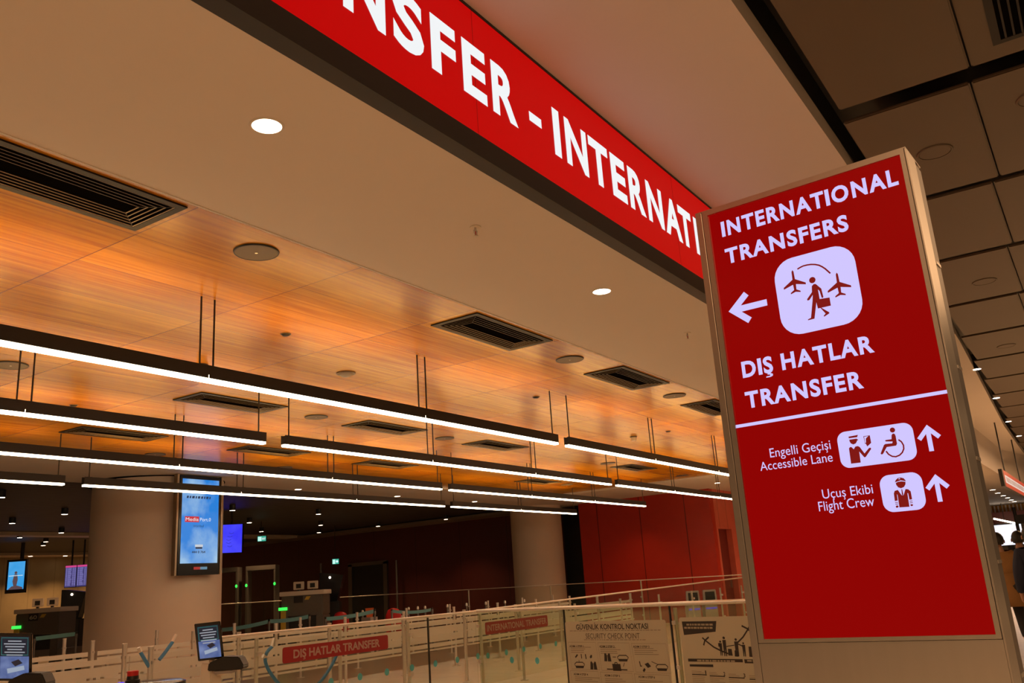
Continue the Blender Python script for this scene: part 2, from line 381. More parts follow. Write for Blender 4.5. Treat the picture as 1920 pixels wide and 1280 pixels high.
# columns
b = MB(); b.lathe(-17.75, 12.45, [(1.39, 0), (1.39, 4.72), (1.30, 4.72)], 64)
struct('column', b, COLM, smooth=True)
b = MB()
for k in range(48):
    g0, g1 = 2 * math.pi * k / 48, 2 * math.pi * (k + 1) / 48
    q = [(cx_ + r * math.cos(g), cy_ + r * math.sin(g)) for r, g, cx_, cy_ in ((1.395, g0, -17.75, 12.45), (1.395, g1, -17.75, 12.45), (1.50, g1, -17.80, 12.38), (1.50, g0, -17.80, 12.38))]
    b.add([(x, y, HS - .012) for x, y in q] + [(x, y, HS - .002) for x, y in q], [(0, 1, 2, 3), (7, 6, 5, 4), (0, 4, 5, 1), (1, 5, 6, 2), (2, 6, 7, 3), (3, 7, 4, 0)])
struct('column_shade_ring', b, PIT)  # flat black ring painted in for the shade of the recess round the column
b = MB(); b.lathe(-17.65, 28.3, [(.94, 0), (.94, 4.6), (.9, 4.6)], 48)
struct('column', b, COLM, smooth=True)

# hall ceiling trays
b0 = None
ys = [.12, 2.64, 5.16, 7.94, 10.44, 12.95, 15.55, 18.0, 20.5, 23.0, 25.5, 28.0, 30.5, 33.0, 35.5, 38.0, 40.5]
def edge(y): return -1.27 - max(0, y - 8) * .031
tray = MB().box(-2, -1.9, -6, -5.9, HU + .05, HU + .06)
ceil = struct('ceiling_trays', MB().box(-1.1, 5.5, -5.5, 42, HU + .50, HU + .53), BLACK)
for i, y0 in enumerate(ys[:-1]):
    y1 = ys[i + 1] - (.28 if i < 3 else .14)
    x0 = edge((y0 + y1) / 2)
    for k in range(3):
        xa = x0 + k * 1.075
        pb = MB(); pb.box(xa, xa + 1.06, y0, y1, HU, HU + .035)
        pb.build('panel', PANELC, ceil, bevel=.012)
# recess louvres in two trays
def hall_vent(x, y, label):
    t = thing('air_vent', label, 'vent', (x, y, HU), 'air vents of the hall trays')
    b = MB()
    for a in (0, 1): b.box(x - .06 + a * .60, x - .0 + a * .60, y - .85, y + .75, HU - .012, HU - .001)
    b.box(x, x + .54, y - .85, y - .79, HU - .012, HU - .001); b.box(x, x + .54, y + .69, y + .75, HU - .012, HU - .001)
    b.build('frame', VENTM, t)
    b = MB()
    for k in range(9): b.box(x + .03 + k * .058, x + .045 + k * .058, y - .79, y + .69, HU - .010, HU - .002)
    b.build('louvre', VENTM, t); MB().box(x, x + .54, y - .79, y + .69, HU - .003, HU - .001).build('backing', PIT, t)
hall_vent(.05, 6.65, 'dark louvred vent in the hall tray at the top right corner')
hall_vent(.02, 11.6, 'dark louvred vent at the right edge, beside the hanging totem sign')
def hall_speaker(x, y, label):
    t = thing('ceiling_speaker', label, 'speaker', (x, y, HU), 'round speakers of the hall trays')
    MB().lathe(x, y, [(.0, HU - .009), (.145, HU - .009), (.15, HU - .004), (.15, HU - .001)], 32).build('grille', PANELC, t, smooth=True)
    MB().lathe(x, y, [(.15, HU - .001), (.15, HU - .012), (.165, HU - .010), (.17, HU - .001)], 32).build('rim', PANELC, t, smooth=True)
for (x, y), l in zip([(-.71, 9.16), (-.83, 14.39), (-.99, 19.46), (.22, 8.6)], ['round brown speaker in the hall tray just above the totem sign', 'round brown speaker in the hall tray right of the totem, second along', 'round brown speaker in the hall tray, farthest of those visible', 'faint round speaker in the hall tray at the right edge']):
    hall_speaker(x, y, l)
# spots in the dark slot
for i, (x, y) in enumerate([(-1.74, 21.46), (-1.81, 26.05), (-1.98, 31.24), (-2.03, 35.63)]):
    t = thing('slot_spotlight', 'lit spotlight in the dark ceiling slot, %s from the totem sign' % ORD[i], 'spotlight', (x, y, HU), 'spotlights in the ceiling slot')
    MB().lathe(x, y, [(.075, HU + .34), (.085, HU + .02), (.085, HU - .0), (.075, HU - .0), (.07, HU + .02)], 20).build('housing', BLACK, t, smooth=True)
    MB().lathe(x, y, [(0, HU - .004), (.082, HU - .004), (.082, HU + .004), (0, HU + .004)], 20).build('lamp', LAMPS, t)
    MB().box(x - .012, x + .012, y - .012, y + .012, HU + .34, HU + .56).build('stem', BLACK, t)

# ------------------------------------------------------------------ overhead light box
t = thing('overhead_sign', 'long red illuminated overhead sign with white letters on the bulkhead', 'sign', (-2.98, 5, HS))
SY0, SY1 = -3.0, 14.5
b = MB(); b.box(-3.1, -2.976, SY0, SY1, HS, 4.462); b.box(-3.1, -2.976, SY0, SY1, 5.425, HU - .001); b.box(-3.1, -2.976, SY0 - .03, SY0, HS, HU - .001); b.box(-3.1, -2.976, SY1, SY1 + .03, HS, HU - .001)
b.build('frame', BLACK, t)
MB().box(-3.09, -2.98, SY0, SY1, 4.463, 5.424).build('light_panel', REDSIGN, t)
fr = Fr((-2.98, 0, 0), (0, 1, 0))
lb = MB()
G = [('T', 1.92, 2.25), ('R', 2.33, 2.65), ('A', 2.64, 3.04), ('N', 3.13, 3.487), ('S', 3.556, 3.85), ('F', 3.922, 4.186), ('E', 4.26, 4.533), ('R', 4.602, 4.92), ('I', 5.438, 5.541), ('N', 5.625, 5.983), ('T', 6.02, 6.362), ('E', 6.412, 6.692), ('R', 6.753, 7.077), ('N', 7.132, 7.486), ('A', 7.527, 7.927), ('T', 7.88, 8.212), ('I', 8.29, 8.398), ('O', 8.47, 8.90), ('N', 8.98, 9.34), ('A', 9.38, 9.78), ('L', 9.84, 10.08)]
zz = lambda z: z
for ch, y0, y1 in G:
    glyph(lb, fr, ch, y0, y1, zz(4.728), zz(5.14), .036, .002)
lb.flat(fr, rect(5.085, zz(4.868), 5.258, zz(4.945)), .002)
lb.build('lettering', WSIGN, t)
b = MB()
for y in (1.0, 4.4, 7.8, 11.2): b.box(-2.981, -2.979, y, y + .003, 4.463, 5.424)
b.build('panel_joint', mat('red_joint', (.10, .004, .004), .5), t)

# ------------------------------------------------------------------ totem sign
PA = -0.0596767826; PD_ = 2.9
U = Vector((math.cos(PA), math.sin(PA), 0)); N = Vector((-math.sin(PA), math.cos(PA), 0))
fr = Fr(N * PD_, U)       # front plane; c>0 comes towards the camera
t = thing('totem_sign', 'tall steel framed red wayfinding totem with white lettering and pictograms', 'sign', tuple(N * (PD_ + .15) + U * -.85))
VT, VB = 2.82, 1.33; UL, UR = -1.183, -.502
MB().fbox(fr, UL, UR, VB, VT, -.05, -.004).build('screen', REDSCR, t)
b = MB()
b.fbox(fr, UL - .020, UL, VB - .012, VT, -.05, .004); b.fbox(fr, UR, UR + .014, VB - .012, VT, -.05, .004)
b.fbox(fr, UL - .02, UR + .014, VT, VT + .0185, -.05, .004); b.fbox(fr, UL, UR, VB - .012, VB, -.05, .006)
b.build('bezel', STEEL, t)
for (u0, u1) in ((UL - .048, UL - .0235), (UR + .0155, UR + .0205)):
    MB().fbox(fr, u0, u1, 0, VT + .018, -.125, .002).build('side_post', STEEL, t, bevel=.0015)
MB().fbox(fr, UL - .0235, UR + .0155, .02, VT + .008, -.12, -.052).build('core', BLACK, t)
MB().fbox(fr, UL - .0225, UR + .0145, .02, VB - .014, -.05, -.001).build('base_panel', STEEL, t)
MB().fbox(fr, UL - .046, UR + .019, 0, VT + .006, -.205, -.127).build('rear_case', STEELD, t)
for v in (2.47, 2.12, 1.83, 1.52, 1.2, .6): MB().fbox(fr, UR + .0191, UR + .0225, v, v + .010, -.195, -.135).build('hinge', STEEL, t)
MB().fbox(fr, UL - .0475, UR + .0200, VT + .0185, VT + .0225, -.205, -.0).build('cap', STEEL, t)
fr2 = Fr(N * (PD_) + N * .004, U)
def letters(s, a0, a1, b0, b1, off, nm='lettering'): return text(MB(), fr2, s, a0, a1, b0, b1, off, .001, .88 if off > .01 else 1.0).build(nm, LAV, t)
letters('INTERNATIONAL', -1.139, -.520, 2.722, 2.781, .036)
letters('TRANSFERS', -1.141, -.697, 2.616, 2.674, .036)
letters('DI\u015e HATLAR', -1.138, -.685, 2.193, 2.251, .036)
letters('TRANSFER', -1.140, -.736, 2.085, 2.143, .036)
letters('Engelli Ge\u00e7i\u015fi', -1.078, -.874, 1.908, 1.938, .0)
letters('Accessible Lane', -1.118, -.874, 1.868, 1.897, .0)
letters('U\u00e7u\u015f Ekibi', -.925, -.767, 1.754, 1.783, .0)
letters('Flight Crew', -.943, -.769, 1.716, 1.746, .0)
MB().flat(fr2, rect(UL, 2.0245, UR, 2.0355), .001).build('rule', LAV, t)
def arrow(tip, tail, hw, hl, wd):
    tip = Vector(tip); tail = Vector(tail); d = (tail - tip).normalized(); n = Vector((-d.y, d.x)); b = MB()
    e1 = tip + d * hl + n * hw; e2 = tip + d * hl - n * hw; h = wd * .5
    dd = (e1 - tip).normalized(); de = (e2 - tip).normalized()
    for e, dv in ((e1, dd), (e2, de)):
        nn = Vector((-dv.y, dv.x)); nn = nn if nn.dot(d) > 0 else -nn
        q = [tip, e, e + nn * wd, tip + d * (wd / max(.2, nn.dot(d)))]
        b.flat(fr2, [tuple(x) for x in q], .001)
    b.flat(fr2, [tuple(tip + d * wd + n * h), tuple(tip + d * wd - n * h), tuple(tail - n * h), tuple(tail + n * h)], .001)
    return b.build('arrow', LAV, t)
arrow((-1.154, 2.441), (-1.011, 2.441), .058, .066, .023)
arrow((-.5775, 1.940), (-.5775, 1.859), .034, .037, .0135)
arrow((-.5805, 1.790), (-.5805, 1.708), .034, .037, .0135)
fr3 = Fr(N * (PD_) + N * .004, U)
REDPIC = em('dark_red_pictogram', (.20, .0008, .003), 1.0)
def picto(box, r, shapes, lines=(), white=(), whl=()):
    p = MB().flat(fr2, rrect(*box, r), .001).build('pictogram', LAV, t)
    b = MB()
    for s in shapes: b.flat(fr2, s, .0018)
    for pts, wd in lines: strokes(b, fr2, pts, wd, .0018)
    b.build('figure', REDPIC, p)
    if white or whl:
        b = MB()
        for s in white: b.flat(fr2, s, .0025)
        for pts, wd in whl: strokes(b, fr2, pts, wd, .0025)
        b.build('highlight', LAV, p)
BODY = [(-0.8504, 2.4578), (-0.8427, 2.4637), (-0.8363, 2.462), (-0.8207, 2.4416), (-0.8183, 2.4116), (-0.8207, 2.4086), (-0.8244, 2.4103), (-0.8277, 2.435), (-0.832, 2.4412), (-0.8315, 2.4074), (-0.7988, 2.4047), (-0.7989, 2.3762), (-0.8306, 2.3765), (-0.8076, 2.3548), (-0.8087, 2.351), (-0.8262, 2.3441), (-0.8278, 2.3472), (-0.8201, 2.3537), (-0.8338, 2.3764), (-0.8423, 2.3765), (-0.8442, 2.3985), (-0.8588, 2.3449), (-0.8804, 2.3444), (-0.8813, 2.3474), (-0.87, 2.3503), (-0.8555, 2.4083), (-0.852, 2.4271), (-0.8657, 2.4123), (-0.8725, 2.412), (-0.8731, 2.417), (-0.8531, 2.4373)]
def plane(cx, cy):
    h = [(0, 0), (.0035, -.006), (.0045, -.034), (.0385, -.055), (.0385, -.0615), (.0050, -.052), (.0040, -.071), (.017, -.079), (.017, -.0835), (.001, -.079)]
    return [(cx + x, cy + y) for x, y in h] + [(cx - x, cy + y) for x, y in h[::-1]][:-1]
ARC = [(-0.8891, 2.5296), (-0.879, 2.5330), (-0.8683, 2.5354), (-0.855, 2.5354), (-0.8412, 2.5336), (-0.828, 2.5297), (-0.8157, 2.5237), (-0.806, 2.5155), (-0.7971, 2.5058), (-0.7831, 2.4856)]
picto((-.973, 2.303, -.698, 2.5755), .07, [circ(-.8453, 2.4783, .0108), BODY, plane(-.9070, 2.531), plane(-.7630, 2.483)], [(ARC, .0052)])
HAT = [(-0.8131, 1.9388), (-0.787, 1.94), (-0.7834, 1.9402), (-0.7867, 1.9333), (-0.813, 1.9336)]
FACE = [(-0.8126, 1.9288), (-0.7895, 1.9289), (-0.7844, 1.9237), (-0.7891, 1.9227), (-0.7906, 1.9185), (-0.7949, 1.914), (-0.8024, 1.9121), (-0.8089, 1.916), (-0.8116, 1.9216)]
OFF = [(-0.8177, 1.9019), (-0.8136, 1.9054), (-0.8093, 1.9048), (-0.8034, 1.8969), (-0.7971, 1.9048), (-0.7892, 1.9051), (-0.7841, 1.9014), (-0.7729, 1.8794), (-0.7562, 1.8945), (-0.752, 1.8946), (-0.7503, 1.8907), (-0.7713, 1.8676), (-0.7756, 1.8675), (-0.7879, 1.8874), (-0.7891, 1.8526), (-0.819, 1.853)]
PASSA = [(-0.7674, 1.9333), (-0.7476, 1.9333), (-0.7474, 1.9092), (-0.761, 1.8996), (-0.7637, 1.9087), (-0.7665, 1.9091)]
PASSB = [(-0.7653, 1.9313), (-0.7521, 1.9318), (-0.761, 1.9251), (-0.7628, 1.9115), (-0.7656, 1.9116)]
WBODY = [(-0.6831, 1.9242), (-0.6782, 1.9285), (-0.6732, 1.9263), (-0.6716, 1.9196), (-0.6717, 1.8952), (-0.6753, 1.89), (-0.7035, 1.8895), (-0.7178, 1.8703), (-0.7222, 1.8688), (-0.7251, 1.872), (-0.7104, 1.8973), (-0.7059, 1.8995), (-0.6854, 1.8987), (-0.6834, 1.9041), (-0.7032, 1.907), (-0.7054, 1.9102), (-0.7025, 1.9115), (-0.6853, 1.9116)]
WHEEL = [(-0.6656, 1.9072), (-0.6581, 1.8996), (-0.654, 1.8884), (-0.655, 1.8771), (-0.6611, 1.8667), (-0.6705, 1.8595), (-0.6818, 1.8565), (-0.6923, 1.8589), (-0.7019, 1.8667), (-0.7076, 1.8775)]
picto((-.8505, 1.8405, -.619, 1.9565), .028, [HAT, FACE, OFF, PASSA, circ(-.6778, 1.9392, .0078), WBODY], [(WHEEL, .0045)], [PASSB])
CAP = [(-0.6983, 1.7794), (-0.6947, 1.786), (-0.6876, 1.7915), (-0.6789, 1.792), (-0.6709, 1.7888), (-0.6666, 1.7819), (-0.6659, 1.7793), (-0.6804, 1.7836)]
CFACE = [(-0.6962, 1.7772), (-0.6883, 1.7801), (-0.6785, 1.7802), (-0.6674, 1.7776), (-0.6687, 1.7701), (-0.6743, 1.7626), (-0.6833, 1.7598), (-0.6912, 1.7633), (-0.6954, 1.7708)]
CJ = [(-0.707, 1.7466), (-0.7033, 1.7539), (-0.6937, 1.7559), (-0.6857, 1.7392), (-0.6797, 1.7385), (-0.6712, 1.7559), (-0.6636, 1.7544), (-0.6576, 1.7474), (-0.6576, 1.7235), (-0.6655, 1.7229), (-0.6658, 1.742), (-0.6679, 1.7435), (-0.6691, 1.7022), (-0.698, 1.7033), (-0.697, 1.7405), (-0.6984, 1.7431), (-0.6992, 1.7243), (-0.708, 1.7233)]
TIE = [(-0.6832, 1.7566), (-0.6808, 1.7564), (-0.6802, 1.7392), (-0.6844, 1.7397)]
CH = [[(-0.7081, 1.7082), (-0.7035, 1.7102), (-0.6996, 1.7079), (-0.7009, 1.7043), (-0.7055, 1.7025), (-0.7081, 1.705)], [(-0.6656, 1.7087), (-0.6613, 1.7092), (-0.6576, 1.7079), (-0.6585, 1.7049), (-0.6618, 1.703), (-0.665, 1.7049)]]
CUF = [rect(x, y, x + .0083, y + .0019) for x in (-.708, -.6658) for y in (1.7177, 1.7128)]
picto((-.744, 1.691, -.6195, 1.804), .03, [CAP, CFACE, CJ, TIE] + CH + CUF, white=[circ(-.6835, 1.7885, .0028, 12, .0013)])

# ------------------------------------------------------------------ linear pendants
PZ0, PZ1, PZ2 = 3.545, 3.575, 3.685
def pendant(x, y0, joints, y1, label, extra=()):
    t = thing('linear_pendant', label, 'ceiling light', (x, (y0 + y1) / 2, PZ2), 'linear pendants under the wood ceiling')
    b = MB(); b.box(x - .04, x + .04, y0, y1, PZ1, PZ2); b.box(x - .04, x - .0375, y0, y1, PZ2, PZ2 + .012); b.box(x + .0375, x + .04, y0, y1, PZ2, PZ2 + .012); b.build('housing', BLACK, t)
    MB().box(x - .034, x + .034, y0 + .006, y1 - .006, PZ0, PZ1 - .001).build('diffuser', TUBE, t)
    segs = [y0] + list(joints) + [y1]
    for a, c in zip(segs[:-1], segs[1:]):
        MB().box(x - .034, x + .034, a + .30, c - .30, PZ2 + .001, PZ2 + .004).build('uplight', UPL, t)
    ps = [y0 + .1, y1 - .1]
    for j in joints: ps += [j - .075, j + .075]
    for y in ps:
        rod = MB().cyl(x, y, PZ2, HW - .002, .009, 8); rod.build('rod', BLACK, t)
    b = MB()
    for y in ps: b.box(x - .02, x + .02, y - .04, y + .04, PZ2 - .0, PZ2 + .018)
    b.build('bracket', BLACK, t)
    b = MB()
    for j in joints: b.box(x + .0402, x + .0412, j - .002, j + .002, PZ1 - .01, PZ1 + .03)
    if joints: b.build('joint_gap', TUBE, t)
    return t
S = 3.16
def js(y0, n): return [y0 + S * i for i in range(1, n)]
def run(x, y0, n, lab): pendant(x, y0, js(y0, n), y0 + S * n, lab)
run(-6.67, 1.96, 3, 'black linear pendant nearest the white ceiling strip, long one on the left')
run(-6.67, 11.74, 4, 'black linear pendant nearest the white ceiling strip, running behind the totem sign')
run(-9.0, -1.63, 3, 'black linear pendant in the second row, cut by the left edge')
run(-9.0, 8.17, 3, 'black linear pendant in the second row, fully in view mid ceiling')
pendant(-9.0, 17.95, [21.11, 24.27], 25.4, 'black linear pendant in the second row, ending behind the totem sign')
run(-11.33, 5.08, 3, 'black linear pendant in the third row, passing over the blue advertising display')
run(-11.33, 14.85, 3, 'black linear pendant in the third row, short gap right of its neighbour')
run(-13.66, -1.63, 3, 'black linear pendant in the back row, stub at the left edge')
run(-13.66, 8.17, 3, 'black linear pendant in the back row, crossing in front of the blue advertising display')
run(-13.66, 17.95, 2, 'shortest looking black linear pendant in the back row, before the pale far column')

# ------------------------------------------------------------------ air vents in the wood ceiling
def vent0(x, y, label):
    t = thing('air_vent', label, 'vent', (x, y, HW), 'air vents in the wood ceiling')
    hx, hy = .315, .775
    def ring(b, ox, oy, wd, z0, z1, zi):
        # sloping rectangular blade
        o = [(x - ox, y - oy), (x + ox, y - oy), (x + ox, y + oy), (x - ox, y + oy)]; i = [(x - ox + wd, y - oy + wd), (x + ox - wd, y - oy + wd), (x + ox - wd, y + oy - wd), (x - ox + wd, y + oy - wd)]
        vs = [(p[0], p[1], z0) for p in o] + [(p[0], p[1], zi) for p in i] + [(p[0], p[1], z0 + z1) for p in o] + [(p[0], p[1], zi + z1) for p in i]
        fs = []
        for k in range(4):
            j = (k + 1) % 4; fs += [(k, j, 4 + j, 4 + k), (8 + j, 8 + k, 12 + k, 12 + j), (k, 8 + k, 8 + j, j), (4 + k, 4 + j, 12 + j, 12 + k)]
        b.add(vs, fs)
    b = MB(); ring(b, hx, hy, .055, HW - .014, .012, HW - .014); b.build('frame', VENTM, t)
    MB().box(x - hx + .05, x + hx - .05, y - hy + .05, y + hy - .05, HW - .0025, HW - .0005).build('backing', PIT, t)
    for k in range(5):
        b = MB(); d = .060 + k * .043; ring(b, hx - d, hy - d, .0065, HW - .014, .003, HW - .012); b.build('louvre', LOUV, t)
    for sx in (-1, 1):
        for sy in (-1, 1):
            MB().tube([(x + sx * (hx - .05), y + sy * (hy - .05), HW - .010), (x + sx * (hx - .25), y + sy * (hy - .25), HW - .010)], .004, 6).build('corner_rib', VENTM, t)
    return t
V = [(-5.43, 2.95, 'large dark louvred vent at the left edge, beside the white ceiling strip'), (-5.43, 8.10, 'dark louvred vent beside the white strip, above the middle of the picture'), (-5.43, 11.53, 'dark louvred vent beside the white strip, between two round speakers'), (-5.43, 14.95, 'dark louvred vent beside the white strip, touching the totem sign'),
     (-10.2, 8.30, 'dark vent between the first two pendant rows, above the advertising display'), (-10.2, 11.62, 'dark vent between the first two pendant rows, centre of the picture'), (-10.2, 15.02, 'dark vent right of the centre one, between the first two pendant rows'), (-10.2, 21.47, 'small looking dark vent far off near the totem, between first two rows'),
     (-13.2, 8.40, 'dark vent above the third pendant row, left of the advertising display'), (-13.2, 11.65, 'dark vent above the third pendant row, right of the advertising display'), (-13.25, 15.05, 'dark vent above the third pendant row, farther along'), (-13.3, 21.6, 'tiny looking dark vent just above the farthest part of the third row')]
v0 = vent0(*V[0])
for x, y, l in V[1:]: dup(v0, (x, y, HW), l)

# ------------------------------------------------------------------ round speakers, detectors, sprinklers
def spk(x, y, r, label):
    t = thing('ceiling_speaker', label, 'speaker', (x, y, HW), 'round speakers in the wood ceiling')
    MB().lathe(x, y, [(.0, HW - .012), (r * .93, HW - .012), (r * .93, HW - .002)], 36).build('grille', SPKM, t, smooth=True)
    MB().lathe(x, y, [(r * .93, HW - .002), (r * .93, HW - .014), (r * .98, HW - .013), (r, HW - .001)], 36).build('rim', BLACK, t, smooth=True)
    MB().lathe(x, y, [(0, HW - .0145), (.012, HW - .0145), (.012, HW - .011)], 12).build('stud', STEEL, t)
    return t
s0 = spk(-5.44, 4.64, .186, 'large round dark speaker in the wood beside the white ceiling strip')
for x, y, l in [(-10.1, 5.08, 'round speaker cut by the left edge, below the first pendant'), (-5.45, 9.86, 'round speaker beside the white strip, between the two middle vents'), (-5.47, 13.3, 'round speaker beside the white strip, nearest the totem sign'), (-10.22, 9.97, 'round speaker under the first pendant, between two vents of the middle row'), (-10.27, 13.38, 'round speaker of the middle vent row, right of the centre vent'), (-14.6, 10.12, 'round speaker low in the wood, just above the advertising display'), (-14.73, 13.4, 'round speaker low in the wood, right of the advertising display'), (-10.2, 24.7, 'round speaker at the far edge of the wood, near the totem'), (-13.26, 23.16, 'round speaker at the far corner of the wood'), (-10.18, 19.93, 'round speaker above the second pendant gap, near the far vent')]:
    dup(s0, (x, y, HW), l)
t = thing('smoke_detector', 'pale domed detector in the wood above the first pendant', 'detector', (-7.88, 8.22, HW))
MB().lathe(-7.88, 8.22, [(0, HW - .05), (.06, HW - .045), (.085, HW - .03), (.09, HW - .012)], 24).build('dome', GREYP, t, smooth=True)
MB().lathe(-7.88, 8.22, [(.0, HW - .012), (.125, HW - .012), (.125, HW - .001)], 28).build('base', SPKM, t, smooth=True)
def det(x, y, label, r=.05):
    t = thing('ceiling_sensor', label, 'sensor', (x, y, HW), 'small dark sensors in the wood ceiling')
    MB().lathe(x, y, [(.0, HW - .022), (r * .7, HW - .020), (r, HW - .004), (r, HW - .001)], 18).build('cap', VENTM, t, smooth=True)
    MB().lathe(x, y, [(r, HW - .001), (r, HW - .006), (r * 1.2, HW - .004), (r * 1.2, HW - .001)], 18).build('rim', SPKM, t, smooth=True)
    return t
e0 = det(-7.07, 6.45, 'small dark round sensor above the first pendant, left of centre')
for x, y, l in [(-11.62, 6.74, 'small dark round sensor over the second pendant at left'), (-7.04, 11.55, 'small dark round sensor over the end of the first pendant'), (-7.06, 16.62, 'small dark round sensor nearest the totem sign'), (-11.73, 11.65, 'small dark round sensor below the centre vent')]:
    dup(e0, (x, y, HW), l)
t = thing('beacon_detector', 'pale cylindrical detector behind the rods of the first pendant', 'detector', (-8.71, 6.62, HW))
MB().lathe(-8.71, 6.62, [(0, HW - .09), (.05, HW - .09), (.055, HW - .03), (.06, HW - .02)], 18).build('body', CREAM, t, smooth=True)
MB().lathe(-8.71, 6.62, [(.075, HW - .022), (.075, HW - .001)], 18).build('base', SPKM, t)
t = thing('beacon_detector', 'pale cylindrical detector over the middle of the far first row', 'detector', (-7.83, 16.6, HW))
MB().lathe(-7.83, 16.6, [(0, HW - .09), (.05, HW - .09), (.055, HW - .03), (.06, HW - .02)], 18).build('body', CREAM, t, smooth=True)
MB().lathe(-7.83, 16.6, [(.075, HW - .022), (.075, HW - .001)], 18).build('base', SPKM, t)
def sprinkler(x, y, label):
    t = thing('sprinkler', label, 'sprinkler', (x, y, HS), 'sprinklers in the white ceiling strip')
    MB().lathe(x, y, [(.0, HS - .008), (.042, HS - .006), (.045, HS - .001)], 20).build('escutcheon', CREAM, t, smooth=True)
    b = MB(); b.cyl(x, y, HS - .035, HS - .006, .008, 10); b.tube([(x, y - .018, HS - .033), (x, y - .02, HS - .058), (x, y, HS - .075)], .003, 6); b.tube([(x, y + .018, HS - .033), (x, y + .02, HS - .058), (x, y, HS - .075)], .003, 6); b.box(x - .006, x + .006, y - .02, y + .02, HS - .038, HS - .03)
    b.build('head', STEEL, t); MB().lathe(x, y, [(.0, HS - .079), (.02, HS - .079), (.02, HS - .076)], 14).build('deflector', STEEL, t)
    MB().cyl(x, y, HS - .072, HS - .034, .004, 8).build('bulb', REDP, t)
sprinkler(-3.70, 5.34, 'small sprinkler head in the white strip between the two downlights')
sprinkler(-3.71, 9.63, 'small sprinkler head in the white strip beside the totem sign')
def beam(x, y, z, e):
    l = bpy.data.lights.new('downlight_or_fill_beam', 'SPOT'); l.energy = e; l.color = WARM; l.spot_size = R(110); l.spot_blend = .7; l.shadow_soft_size = .07
    o = bpy.data.objects.new('downlight_or_fill_beam', l); COL.objects.link(o); o.location = (x, y, z)
def downlight(x, y, z, r, label, grp, spot=0):
    t = thing('downlight', label, 'downlight', (x, y, z), grp)
    MB().lathe(x, y, [(r, z - .001), (r, z - .006), (r * 1.16, z - .004), (r * 1.18, z - .001)], 28).build('trim', WHITE, t, smooth=True)
    MB().lathe(x, y, [(.0, z - .0045), (r, z - .0045), (r, z - .0005)], 28).build('lamp', LAMP, t)
    if spot:
        l = bpy.data.lights.new('downlight_or_fill_beam', 'SPOT'); l.energy = spot; l.color = WARM; l.spot_size = R(105); l.spot_blend = .6; l.shadow_soft_size = .08
        o = bpy.data.objects.new('downlight_or_fill_beam', l); COL.objects.link(o); o.location = (x, y, z - .02)
    return t
downlight(-3.72, 3.24, HS, .088, 'bright downlight in the white strip, nearest, upper left', 'downlights of the white ceiling strip', 120)
downlight(-3.72, 7.50, HS, .088, 'bright downlight in the white strip, just left of the totem sign', 'downlights of the white ceiling strip', 120)
for i in range(5): beam(-3.72, 11.76 + 4.26 * i, HS - .03, 120)
for x, y in ((-8.2, 30.5), (-6.5, 27.5), (-13.7, 27.5), (-10.2, 27.5), (-17.2, 20.0), (-17.2, 23.9)): beam(x, y, HS - .03, 75)  # beams of visible downlights, plus unseen ones added to brighten the red walls
FD = [(-17.19, 16.12, 'downlight in the plain ceiling beyond the wood, left of three'), (-17.22, 20.03, 'downlight in the plain ceiling beyond the wood, middle of three'), (-17.24, 23.92, 'downlight in the plain ceiling beyond the wood, beside the pale far column'), (-10.21, 27.52, 'downlight in the plain ceiling near the totem, by the red wall')]
d0 = None
for x, y, l in FD:
    d0 = downlight(x, y, HS, .085, l, 'downlights beyond the wood ceiling', 60) if d0 is None else dup(d0, (x, y, HS), l)
def canlight(x, y, z, label):
    t = thing('can_downlight', label, 'downlight', (x, y, z), 'black can downlights under the dark ceiling')
    MB().lathe(x, y, [(.085, z), (.09, z + .02), (.09, z + .165), (.0, z + .165)], 22).build('can', BLACK, t, smooth=True)
    MB().lathe(x, y, [(.0, z - .002), (.078, z - .002), (.078, z + .004)], 22).build('lamp', LAMP, t)
    return t
for y in (13.0, 17.0, 22.3, 24.0, 26.0, 28.5): beam(-40.6, y, HS - .06, 260)
CL = [(-21.81, 17.82, 'just right of the advertising display'), (-24.99, 21.16, 'above the blue monitor'), (-28.1, 24.4, 'right above the left green exit sign'), (-21.89, 21.43, 'top one of three in a short column mid background'), (-25.25, 24.83, 'middle one of three in a short column mid background'), (-28.15, 27.58, 'lowest of three in a short column mid background'), (-25.1, 27.93, 'far off before the dark red wall, alone'), (-21.97, 28.46, 'far off close to the pale far column'),
      (-21.08, 10.65, 'at the left edge under the dark slats'), (-24.09, 13.93, 'in the dark slats left of the big column, highest'), (-26.8, 13.92, 'in the dark slats, brightest at lower left'), (-29.59, 17.04, 'in the dark slats close beside the big column'), (-31.54, 16.68, 'at left in front of the beam, over the portrait display'), (-33.25, 18.57, 'on the pale beam left of the big column'), (-34.99, 19.45, 'just below the pale beam left of the big column')]
c0 = None
for x, y, l in CL:
    l = 'black can downlight ' + l
    c0 = canlight(x, y, HS - .03, l) if c0 is None else dup(c0, (x, y, HS - .03), l)
    beam(x, y, HS - .05, 190)

